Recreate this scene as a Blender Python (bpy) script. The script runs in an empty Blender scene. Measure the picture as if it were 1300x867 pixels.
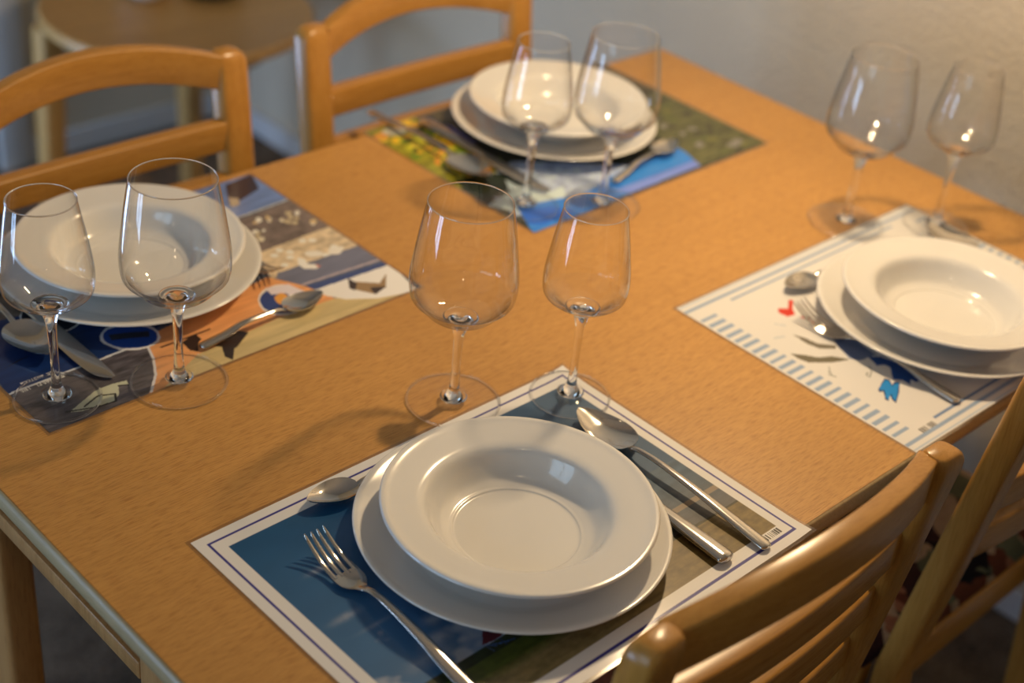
import bpy, bmesh, math, random
import numpy as np
from mathutils import Vector, Matrix
R_ = math.radians
scn = bpy.context.scene
COL = scn.collection
TZ = 0.74                      # height of the table top

# ------------------------------------------------------------------ camera
cam_d = bpy.data.cameras.new('camera')
cam = bpy.data.objects.new('camera', cam_d)
COL.objects.link(cam)
cam.location = (-0.39598, -0.48224, TZ + 0.79766)
cam.rotation_mode = 'XYZ'
cam.rotation_euler = (0.99195, -0.09655, -0.75488)
cam_d.sensor_width = 36.0
cam_d.lens = 36.0 * 1889.1 / 1300.0
cam_d.clip_start = 0.02
cam_d.dof.use_dof = True
cam_d.dof.focus_distance = 1.245
cam_d.dof.aperture_fstop = 3.0
scn.camera = cam

# ------------------------------------------------------------------ world, lights, exposure
w = bpy.data.worlds.new('world'); scn.world = w; w.use_nodes = True
w.node_tree.nodes['Background'].inputs[0].default_value = (0.55, 0.72, 1.0, 1)
w.node_tree.nodes['Background'].inputs[1].default_value = 0.8
scn.view_settings.view_transform = 'Standard'
scn.view_settings.look = 'None'
scn.view_settings.gamma = 1.0
scn.view_settings.exposure = 0.16
scn.cycles.transparent_max_bounces = 40
scn.cycles.max_bounces = 14
scn.cycles.transmission_bounces = 12

def light(name, kind, loc, energy, color, size=0.1, size_y=None, rot=(0, 0, 0), **kw):
    d = bpy.data.lights.new(name, kind); o = bpy.data.objects.new(name, d); COL.objects.link(o)
    d.energy = energy; d.color = color; o.location = loc; o.rotation_euler = rot
    if kind == 'AREA':
        d.shape = 'RECTANGLE'; d.size = size; d.size_y = size_y or size
    else:
        d.shadow_soft_size = size
    for k, v in kw.items(): setattr(d, k, v)
    return o
# warm pendant bulb above the table, a second ceiling lamp in the room, daylight outside the left window, two added blue fills for the far corner
light('pendant_bulb', 'POINT', (0.87, 0.38, TZ + 0.69), 18.5, (1.0, 0.725, 0.42), 0.026)
light('ceiling_bulb', 'POINT', (-0.5, -0.7, 2.38), 2.5, (1.0, 0.74, 0.45), 0.06)
light('daylight_left', 'AREA', (-2.32, 0.35, 1.55), 11.5, (0.48, 0.77, 1.0), 1.3, 1.3, (0, R_(-90), 0))
light('added_fill_back', 'AREA', (-0.15, 2.17, 0.45), 8, (0.42, 0.62, 1.0), 0.5, 0.60, (R_(90), 0, R_(-127)))  # added area light floating inside the room, brightens the far corner
light('added_fill_low', 'AREA', (-2.26, 1.72, 0.43), 22, (0.44, 0.66, 1.0), 0.60, 0.78, (0, R_(-90), 0))  # added low area light, blues the far walls from below table height
# ------------------------------------------------------------------ helpers
def setp(o, **kw):
    for k, v in kw.items():
        if v is not None: o[k] = v
    return o
def thing(name, label, cat, loc=(0, 0, 0), rz=0.0, group=None):
    o = bpy.data.objects.new(name, None); COL.objects.link(o)
    o.empty_display_size = 0.05
    o.location = loc; o.rotation_euler = (0, 0, rz)
    return setp(o, label=label, category=cat, group=group)
def obj(name, bm, mat, parent=None, smooth=True, angle=40, label=None, loc=None):
    me = bpy.data.meshes.new(name)
    bmesh.ops.recalc_face_normals(bm, faces=bm.faces[:])
    bm.to_mesh(me); bm.free()
    me.materials.append(mat)
    o = bpy.data.objects.new(name, me); COL.objects.link(o)
    if smooth:
        me.polygons.foreach_set('use_smooth', [True] * len(me.polygons))
        if angle < 180: me.set_sharp_from_angle(angle=R_(angle))
    if parent: o.parent = parent
    if loc: o.location = loc
    if label: o['label'] = label
    return o
def struct(name, bm, mat, parent=None, **kw):
    o = obj(name, bm, mat, parent, **kw)
    if not parent: o['kind'] = 'structure'
    return o
def dup(root, loc, rz, label, group=None):
    r = root.copy(); COL.objects.link(r); r.location = loc; r.rotation_euler = (0, 0, rz)
    r['label'] = label
    if group: r['group'] = group
    for ch in list(root.children):
        c = ch.copy(); COL.objects.link(c); c.parent = r
        for g in list(ch.children):
            d = g.copy(); COL.objects.link(d); d.parent = c
    return r
def add_box(bm, x0, x1, y0, y1, z0, z1, bev=0.0, seg=2):
    vs = [bm.verts.new((x, y, z)) for x in (x0, x1) for y in (y0, y1) for z in (z0, z1)]
    F = [(0, 1, 3, 2), (4, 6, 7, 5), (0, 4, 5, 1), (2, 3, 7, 6), (0, 2, 6, 4), (1, 5, 7, 3)]
    fs = [bm.faces.new([vs[i] for i in f]) for f in F]
    if bev > 0:
        es = list({e for f in fs for e in f.edges})
        bmesh.ops.recalc_face_normals(bm, faces=fs)
        bmesh.ops.bevel(bm, geom=es, offset=bev, segments=seg, affect='EDGES', profile=0.5)
def box(*a, **k):
    bm = bmesh.new(); add_box(bm, *a, **k); return bm
def lathe(bm, prof, n=64, cap0=False, cap1=False):
    """prof: list of (r, z); r == 0 gives a pole."""
    rings = []
    for r, z in prof:
        if r < 1e-7: rings.append([bm.verts.new((0, 0, z))])
        else: rings.append([bm.verts.new((r * math.cos(2 * math.pi * i / n), r * math.sin(2 * math.pi * i / n), z)) for i in range(n)])
    for a, b in zip(rings, rings[1:]):
        for i in range(n):
            j = (i + 1) % n
            if len(a) == 1 and len(b) == 1: continue
            if len(a) == 1: bm.faces.new((a[0], b[i], b[j]))
            elif len(b) == 1: bm.faces.new((a[i], b[0], a[j]))
            else: bm.faces.new((a[i], b[i], b[j], a[j]))
    return bm
def spline(pts, n=8):
    """Catmull-Rom through 2D or 3D points"""
    P = [Vector(p) for p in pts]; P = [2 * P[0] - P[1]] + P + [2 * P[-1] - P[-2]]
    out = []
    for i in range(1, len(P) - 2):
        a, b, c, d = P[i - 1:i + 3]
        for k in range(n):
            t = k / n
            out.append(0.5 * ((2 * b) + (c - a) * t + (2 * a - 5 * b + 4 * c - d) * t * t + (3 * b - a - 3 * c + d) * t ** 3))
    out.append(P[-2]); return [tuple(v) for v in out]
def sweep_rect(bm, rows, cap=True):
    """rows: list of closed section loops (lists of points, same count) joined in order"""
    R = [[bm.verts.new(p) for p in r] for r in rows]
    m = len(R[0])
    for a, b in zip(R, R[1:]):
        for i in range(m):
            j = (i + 1) % m
            bm.faces.new((a[i], a[j], b[j], b[i]))
    if cap:
        bm.faces.new(R[0][::-1]); bm.faces.new(R[-1])
    return bm

# ------------------------------------------------------------------ materials
def mat(name, color=(0.8, 0.8, 0.8), rough=0.5, metal=0.0, spec=0.5, coat=0.0, coat_rough=0.05):
    m = bpy.data.materials.new(name); m.use_nodes = True
    b = m.node_tree.nodes['Principled BSDF']
    b.inputs['Base Color'].default_value = (*color, 1)
    b.inputs['Roughness'].default_value = rough
    b.inputs['Metallic'].default_value = metal
    b.inputs['Specular IOR Level'].default_value = spec
    b.inputs['Coat Weight'].default_value = coat
    b.inputs['Coat Roughness'].default_value = coat_rough
    return m
def N(m, t, **kw):
    n = m.node_tree.nodes.new(t)
    for k, v in kw.items():
        if k in n.inputs: n.inputs[k].default_value = v
        else: setattr(n, k, v)
    return n
def L(m, a, b): m.node_tree.links.new(a, b)
def ramp(m, fac, stops):
    r = N(m, 'ShaderNodeValToRGB'); e = r.color_ramp.elements
    while len(e) < len(stops): e.new(0.5)
    for i, (p, c) in enumerate(stops): e[i].position = p; e[i].color = (*c, 1)
    L(m, fac, r.inputs[0]); return r
def wood(name, dark, mid, light_, scale=1.0, axis=0, rough=0.32, bump=0.04, fleck=0.5, spec=0.5):
    m = mat(name, mid, rough, spec=spec)
    b = m.node_tree.nodes['Principled BSDF']
    tc = N(m, 'ShaderNodeTexCoord')
    mp = N(m, 'ShaderNodeMapping'); L(m, tc.outputs['Object'], mp.inputs[0])
    s = [170.0 * scale] * 3; s[axis] = 5.0 * scale
    mp.inputs['Scale'].default_value = s
    n1 = N(m, 'ShaderNodeTexNoise', Scale=1.0, Detail=3.0, Roughness=0.6); L(m, mp.outputs[0], n1.inputs['Vector'])
    mp2 = N(m, 'ShaderNodeMapping'); L(m, tc.outputs['Object'], mp2.inputs[0])
    s2 = [900.0 * scale] * 3; s2[axis] = 70.0 * scale
    mp2.inputs['Scale'].default_value = s2
    n2 = N(m, 'ShaderNodeTexNoise', Scale=1.0, Detail=2.0, Roughness=0.5); L(m, mp2.outputs[0], n2.inputs['Vector'])
    n3 = N(m, 'ShaderNodeTexNoise', Scale=3.0 * scale, Detail=2.0); L(m, tc.outputs['Object'], n3.inputs['Vector'])
    r1 = ramp(m, n1.outputs['Fac'], [(0.25, dark), (0.5, mid), (0.78, light_)])
    r2 = ramp(m, n2.outputs['Fac'], [(0.36, (0.62, 0.50, 0.38)), (0.5, (1, 1, 1)), (0.75, (1.07, 1.07, 1.07))])
    mx = N(m, 'ShaderNodeMix', data_type='RGBA', blend_type='MULTIPLY'); mx.inputs[0].default_value = fleck
    L(m, r1.outputs[0], mx.inputs[6]); L(m, r2.outputs[0], mx.inputs[7])
    r3 = ramp(m, n3.outputs['Fac'], [(0.3, (0.88, 0.86, 0.84)), (0.7, (1.06, 1.05, 1.04))])
    mx2 = N(m, 'ShaderNodeMix', data_type='RGBA', blend_type='MULTIPLY'); mx2.inputs[0].default_value = 1.0
    L(m, mx.outputs[2], mx2.inputs[6]); L(m, r3.outputs[0], mx2.inputs[7])
    L(m, mx2.outputs[2], b.inputs['Base Color'])
    bp = N(m, 'ShaderNodeBump', Strength=bump, Distance=0.001); L(m, n2.outputs['Fac'], bp.inputs['Height'])
    L(m, bp.outputs[0], b.inputs['Normal'])
    return m
M_top = wood('table_veneer', (0.53, 0.275, 0.072), (0.575, 0.304, 0.082), (0.62, 0.333, 0.095), 1.0, 0, 0.36, 0.10, 0.6)
M_edge = wood('daylit_edge_veneer', (0.42, 0.32, 0.17), (0.47, 0.36, 0.20), (0.52, 0.41, 0.24), 1.0, 1, 0.40, 0.03, 0.25)  # same wood as the top, daylight's grey cast put into the colour
M_beech = wood('beech_legs', (0.44, 0.22, 0.075), (0.52, 0.27, 0.10), (0.58, 0.32, 0.125), 0.8, 2, 0.30, 0.03, 0.35)
M_chair = wood('beech_rails', (0.45, 0.215, 0.040), (0.53, 0.262, 0.054), (0.58, 0.300, 0.070), 0.7, 0, 0.27, 0.03, 0.30)
M_chairv = wood('beech_stiles', (0.45, 0.215, 0.040), (0.53, 0.262, 0.054), (0.58, 0.300, 0.070), 0.7, 2, 0.27, 0.03, 0.30)
M_side = wood('side_table_wood', (0.44, 0.25, 0.080), (0.53, 0.31, 0.105), (0.60, 0.36, 0.13), 0.7, 0, 0.38, 0.02, 0.3)
M_china = mat('white_porcelain', (0.80, 0.79, 0.765), 0.16, spec=0.5, coat=0.6, coat_rough=0.03)
M_steel = mat('polished_steel', (0.66, 0.63, 0.58), 0.13, 1.0)
m = M_steel; b = m.node_tree.nodes['Principled BSDF']
nn = N(m, 'ShaderNodeTexNoise', Scale=90.0, Detail=3.0); rr = N(m, 'ShaderNodeMapRange'); rr.inputs[3].default_value = 0.07; rr.inputs[4].default_value = 0.15
L(m, nn.outputs['Fac'], rr.inputs[0]); L(m, rr.outputs[0], b.inputs['Roughness'])

def thin_glass(name, edge=0.62, rough=0.0, r0=0.075, tint=(0.985, 0.985, 0.98)):
    """architectural glass: mirror reflection by Schlick's law over clear transmission"""
    m = bpy.data.materials.new(name); m.use_nodes = True
    nt = m.node_tree; nt.nodes.clear()
    out = N(m, 'ShaderNodeOutputMaterial')
    lw = N(m, 'ShaderNodeLayerWeight', Blend=0.5)
    p5 = N(m, 'ShaderNodeMath', operation='POWER'); p5.inputs[1].default_value = 4.2; L(m, lw.outputs['Facing'], p5.inputs[0])
    mr = N(m, 'ShaderNodeMapRange'); mr.inputs[3].default_value = r0; mr.inputs[4].default_value = 0.9
    L(m, p5.outputs[0], mr.inputs[0])
    p3 = N(m, 'ShaderNodeMath', operation='POWER'); p3.inputs[1].default_value = 3.0; L(m, lw.outputs['Facing'], p3.inputs[0])
    cm = N(m, 'ShaderNodeMix', data_type='RGBA'); L(m, p3.outputs[0], cm.inputs[0])
    cm.inputs[6].default_value = (*tint, 1); cm.inputs[7].default_value = (edge, edge, edge * 0.99, 1)
    tr = N(m, 'ShaderNodeBsdfTransparent'); L(m, cm.outputs[2], tr.inputs[0])
    gl = N(m, 'ShaderNodeBsdfGlossy', Roughness=rough); gl.inputs[0].default_value = (1, 1, 1, 1)
    mx = N(m, 'ShaderNodeMixShader'); L(m, mr.outputs[0], mx.inputs[0]); L(m, tr.outputs[0], mx.inputs[1]); L(m, gl.outputs[0], mx.inputs[2])
    L(m, mx.outputs[0], out.inputs[0]); return m
M_bowl = thin_glass('clear_thin_glass', 0.30, 0.0, 0.04, (1, 1, 1))
M_disc = thin_glass('clear_foot_glass', 0.70, 0.03, 0.03, (1, 1, 1))
M_lam = thin_glass('laminate_film', 0.9, 0.12, 0.05, (0.90, 0.89, 0.88))
M_solid = bpy.data.materials.new('clear_solid_glass'); M_solid.use_nodes = True
b = M_solid.node_tree.nodes['Principled BSDF']
b.inputs['Base Color'].default_value = (1, 1, 1, 1); b.inputs['Roughness'].default_value = 0.0
b.inputs['IOR'].default_value = 1.5; b.inputs['Transmission Weight'].default_value = 1.0

# plaster wall: fine rolled texture
def plaster(name, color, bump=0.35):
    m = mat(name, color, 0.85, spec=0.2); b = m.node_tree.nodes['Principled BSDF']
    tc = N(m, 'ShaderNodeTexCoord')
    n1 = N(m, 'ShaderNodeTexNoise', Scale=115.0, Detail=4.0, Roughness=0.6); L(m, tc.outputs['Object'], n1.inputs['Vector'])
    n2 = N(m, 'ShaderNodeTexNoise', Scale=9.0, Detail=2.0); L(m, tc.outputs['Object'], n2.inputs['Vector'])
    r = ramp(m, n2.outputs['Fac'], [(0.3, tuple(c * 0.96 for c in color)), (0.7, color)]); L(m, r.outputs[0], b.inputs['Base Color'])
    bp = N(m, 'ShaderNodeBump', Strength=bump, Distance=0.007); L(m, n1.outputs['Fac'], bp.inputs['Height']); L(m, bp.outputs[0], b.inputs['Normal'])
    return m
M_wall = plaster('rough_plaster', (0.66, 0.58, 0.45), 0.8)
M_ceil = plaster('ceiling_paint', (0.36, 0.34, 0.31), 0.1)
M_trim = mat('white_lacquer', (0.66, 0.66, 0.66), 0.35)
M_trimd = mat('grey_seal', (0.16, 0.14, 0.125), 0.5)
# carpet
M_floor = mat('carpet', (0.09, 0.07, 0.055), 0.95, spec=0.1)
m = M_floor; b = m.node_tree.nodes['Principled BSDF']; tc = N(m, 'ShaderNodeTexCoord')
n1 = N(m, 'ShaderNodeTexNoise', Scale=160.0, Detail=3.0); L(m, tc.outputs['Object'], n1.inputs['Vector'])
n2 = N(m, 'ShaderNodeTexNoise', Scale=14.0, Detail=3.0); L(m, tc.outputs['Object'], n2.inputs['Vector'])
ad = N(m, 'ShaderNodeMath', operation='ADD'); L(m, n1.outputs['Fac'], ad.inputs[0]); L(m, n2.outputs['Fac'], ad.inputs[1])
hf = N(m, 'ShaderNodeMath', operation='MULTIPLY'); hf.inputs[1].default_value = 0.5; L(m, ad.outputs[0], hf.inputs[0])
r = ramp(m, hf.outputs[0], [(0.35, (0.055, 0.042, 0.033)), (0.65, (0.20, 0.155, 0.115))]); L(m, r.outputs[0], b.inputs['Base Color'])
bp = N(m, 'ShaderNodeBump', Strength=0.8, Distance=0.004); L(m, n1.outputs['Fac'], bp.inputs['Height']); L(m, bp.outputs[0], b.inputs['Normal'])
# patchwork seat fabric
M_fab = mat('patterned_fabric', (0.2, 0.12, 0.1), 0.9, spec=0.15)
m = M_fab; b = m.node_tree.nodes['Principled BSDF']; tc = N(m, 'ShaderNodeTexCoord')
nz = N(m, 'ShaderNodeTexNoise', Scale=14.0, Detail=2.0); L(m, tc.outputs['Object'], nz.inputs['Vector'])
mxv = N(m, 'ShaderNodeMix', data_type='VECTOR'); mxv.inputs[0].default_value = 0.06
L(m, tc.outputs['Object'], mxv.inputs[4]); L(m, nz.outputs['Color'], mxv.inputs[5])
vo = N(m, 'ShaderNodeTexVoronoi', Scale=24.0, distance='CHEBYCHEV'); L(m, mxv.outputs[1], vo.inputs['Vector'])
r = ramp(m, vo.outputs['Color'], [(0.0, (0.012, 0.010, 0.016)), (0.26, (0.07, 0.03, 0.03)), (0.38, (0.20, 0.06, 0.035)),
                                  (0.50, (0.46, 0.20, 0.12)), (0.62, (0.18, 0.19, 0.12)), (0.74, (0.60, 0.44, 0.31))])
r.color_ramp.interpolation = 'CONSTANT'
wv = N(m, 'ShaderNodeTexNoise', Scale=500.0, Detail=1.0); L(m, tc.outputs['Object'], wv.inputs['Vector'])
rw = ramp(m, wv.outputs['Fac'], [(0.35, (0.6, 0.6, 0.6)), (0.65, (1.1, 1.1, 1.1))])
mm = N(m, 'ShaderNodeMix', data_type='RGBA', blend_type='MULTIPLY'); mm.inputs[0].default_value = 1.0
L(m, r.outputs[0], mm.inputs[6]); L(m, rw.outputs[0], mm.inputs[7]); L(m, mm.outputs[2], b.inputs['Base Color'])
# printed, laminated paper: the print is a colour per vertex
M_print = mat('printed_laminate', (0.8, 0.8, 0.8), 0.45, spec=0.25, coat=0.5, coat_rough=0.09)
m = M_print; at = N(m, 'ShaderNodeAttribute', attribute_name='print'); L(m, at.outputs['Color'], m.node_tree.nodes['Principled BSDF'].inputs['Base Color'])

# ------------------------------------------------------------------ the room
X0, X1, Y0, Y1, ZC = -2.2, 1.45, -2.3, 2.27, 2.5
struct('floor', box(X0 - .1, X1 + .1, Y0 - .1, Y1 + .1, -0.06, 0.0), M_floor)
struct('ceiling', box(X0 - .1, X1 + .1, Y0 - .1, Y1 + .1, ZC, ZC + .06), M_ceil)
struct('wall_right', box(X1, X1 + .1, Y0, Y1, 0, ZC), M_wall)
struct('wall_front', box(X0, X1, Y0 - .1, Y0, 0, ZC), M_wall)
# back wall with a door opening in its middle
DX0, DX1, DH = 0.28, 0.88, 2.02
BW = (-0.80, 0.16, 0.08, 2.1)  # added tall opening, unseen, to go with the blue fill
bm = bmesh.new(); add_box(bm, X0, BW[0], Y1, Y1 + .1, 0, ZC); add_box(bm, BW[1], DX0, Y1, Y1 + .1, 0, ZC); add_box(bm, BW[0], BW[1], Y1, Y1 + .1, 0, BW[2]); add_box(bm, BW[0], BW[1], Y1, Y1 + .1, BW[3], ZC); add_box(bm, DX1, X1, Y1, Y1 + .1, 0, ZC); add_box(bm, DX0, DX1, Y1, Y1 + .1, DH, ZC)
struct('wall_back', bm, M_wall)
# left wall with a window opening and an added tall one
W = [(-0.35, 1.05, 0.85, 2.2), (1.28, 2.16, 0.08, 2.1)]
bm = bmesh.new()
ys = [Y0, W[0][0], W[0][1], W[1][0], W[1][1], Y1]
for i in range(5):
    if i in (1, 3):
        a = W[i // 2]
        add_box(bm, X0 - .1, X0, a[0], a[1], 0, a[2]); add_box(bm, X0 - .1, X0, a[0], a[1], a[3], ZC)
    else: add_box(bm, X0 - .1, X0, ys[i], ys[i + 1], 0, ZC)
struct('wall_left', bm, M_wall)
for k, a in enumerate(W + [BW]):
    bm = bmesh.new()
    y0, y1, z0, z1 = a; f = 0.045; ym = (y0 + y1) / 2
    for q in ((y0, y0 + f, z0, z1), (y1 - f, y1, z0, z1), (y0 + f, y1 - f, z0, z0 + f), (y0 + f, y1 - f, z1 - f, z1), (ym - .03, ym + .03, z0 + f, z1 - f)):
        add_box(bm, X0 - .075, X0 - .02, q[0], q[1], q[2], q[3], 0.003, 1)
    def place(bm):
        if k == 2:      # same frame turned into the back wall
            for v in bm.verts: v.co = Vector((v.co.y, Y1 + (X0 - v.co.x), v.co.z))
        return bm
    wf = struct('window_%d' % (k + 1), place(bm), M_trim)  # the tall ones are unseen, added for the low blue fills
    if k == 1: win2 = wf
    for s in (0, 1):
        ya, yb = (y0 + f, ym - .03) if s == 0 else (ym + .03, y1 - f)
        obj('pane', place(box(X0 - .052, X0 - .048, ya, yb, z0 + f, z1 - f)), M_disc, wf, smooth=False)
# unseen blinds added to the two tall windows, so daylight enters low
obj('added_blind', box(X0 - .088, X0 - .084, W[1][0] + .002, W[1][1] - .002, 0.80, W[1][3] - .002), M_trim, win2, smooth=False)
obj('added_blind', box(BW[0] + .002, BW[1] - .002, Y1 + .084, Y1 + .088, 0.80, BW[3] - .002), M_trim, wf, smooth=False)
# door in the back wall
bm = bmesh.new(); t = 0.07
add_box(bm, DX1, DX1 + t, Y1 - .02, Y1, 0, DH + t, 0.004); add_box(bm, DX0 - t, DX0, Y1 - .02, Y1, 0, DH + t, 0.004); add_box(bm, DX0, DX1, Y1 - .02, Y1, DH, DH + t, 0.004)
struct('trim_1', bm, M_trim)
dr = struct('door_1', box(DX0 + .004, DX1 - .016, Y1 + .006, Y1 + .046, 0.006, DH - .004, 0.003), M_trim)
obj('door_seal', box(DX1 - .016, DX1, Y1 + .002, Y1 + .05, 0.006, DH), M_trimd, dr)
bm = bmesh.new(); lathe(bm, [(0, 0), (.012, 0), (.012, .05), (.0, .05)], 20)
bmesh.ops.rotate(bm, verts=bm.verts, cent=(0, 0, 0), matrix=Matrix.Rotation(R_(90), 3, 'X'))
bmesh.ops.translate(bm, verts=bm.verts, vec=(0.12, Y1 + .006, 1.02)); add_box(bm, .11, .23, Y1 - .05, Y1 - .035, 1.01, 1.03, .005)
obj('door_handle', bm, M_steel, dr)
struct('baseboard_right', box(X1 - .014, X1, Y0, Y1 - .02, 0, 0.055, 0.003, seg=1), M_trim)
bm = box(DX1 + t, X1 - .014, Y1 - .014, Y1, 0, 0.055, 0.003, seg=1)
struct('baseboard_back', bm, M_trim)

# ------------------------------------------------------------------ dining table
TX, TY = 1.214, 0.8016
table = thing('dining_table', 'light beech veneered dining table with rounded edge, laid for four', 'table', (0, 0, 0))
bm = box(0.004, TX - .004, 0.004, TY - .004, TZ - .0200, TZ, 0.0)
obj('tabletop', bm, M_top, table, smooth=False)
# solid lipping around the top, half-round outside
bm = bmesh.new()
sec = [(0.004, -.0200)] + [(0.004 - .0042 * math.sin(a), -.0100 - .0100 * math.cos(a)) for a in [R_(x) for x in (30, 60, 90, 120, 150)]] + [(0.004, 0.0), (0.0045, 0.0), (0.0045, -.0200)]
rows = []
for cx, cy, sx, sy in ((0, 0, 1, 1), (TX, 0, -1, 1), (TX, TY, -1, -1), (0, TY, 1, -1)):
    rows.append([(cx + sx * u, cy + sy * u, TZ + v) for u, v in sec])
rows.append(rows[0]); sweep_rect(bm, rows, cap=False); bmesh.ops.remove_doubles(bm, verts=bm.verts, dist=1e-6)
obj('edge_lipping', bm, M_edge, table, label='rounded wooden edge lipping with daylight grey painted into its colour')
for sx in (0, 1):
    xa, xb = (0.030, 0.064) if sx == 0 else (TX - .064, TX - .030)
    for ya, yb in ((0.215, 0.281), (0.520, 0.586)):
        obj('leg', box(xa, xb, ya, yb, 0.0, TZ - .0202, 0.006, seg=3), M_beech, table)
    xr = (0.031, 0.051) if sx == 0 else (TX - .051, TX - .031)
    obj('end_rail', box(xr[0], xr[1], 0.281, 0.520, TZ - .107, TZ - .087, 0.003), M_beech, table)
    xr = (0.066, 0.086) if sx == 0 else (TX - .086, TX - .066)
    obj('apron', box(xr[0], xr[1], 0.247, 0.552, TZ - .085, TZ - .0202, 0.001, seg=1), M_beech, table)
for ya, yb in ((0.225, 0.247), (0.552, 0.574)):
    obj('long_apron', box(0.064, TX - .064, ya, yb, TZ - .095, TZ - .0202, 0.002, seg=1), M_chair, table)

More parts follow.
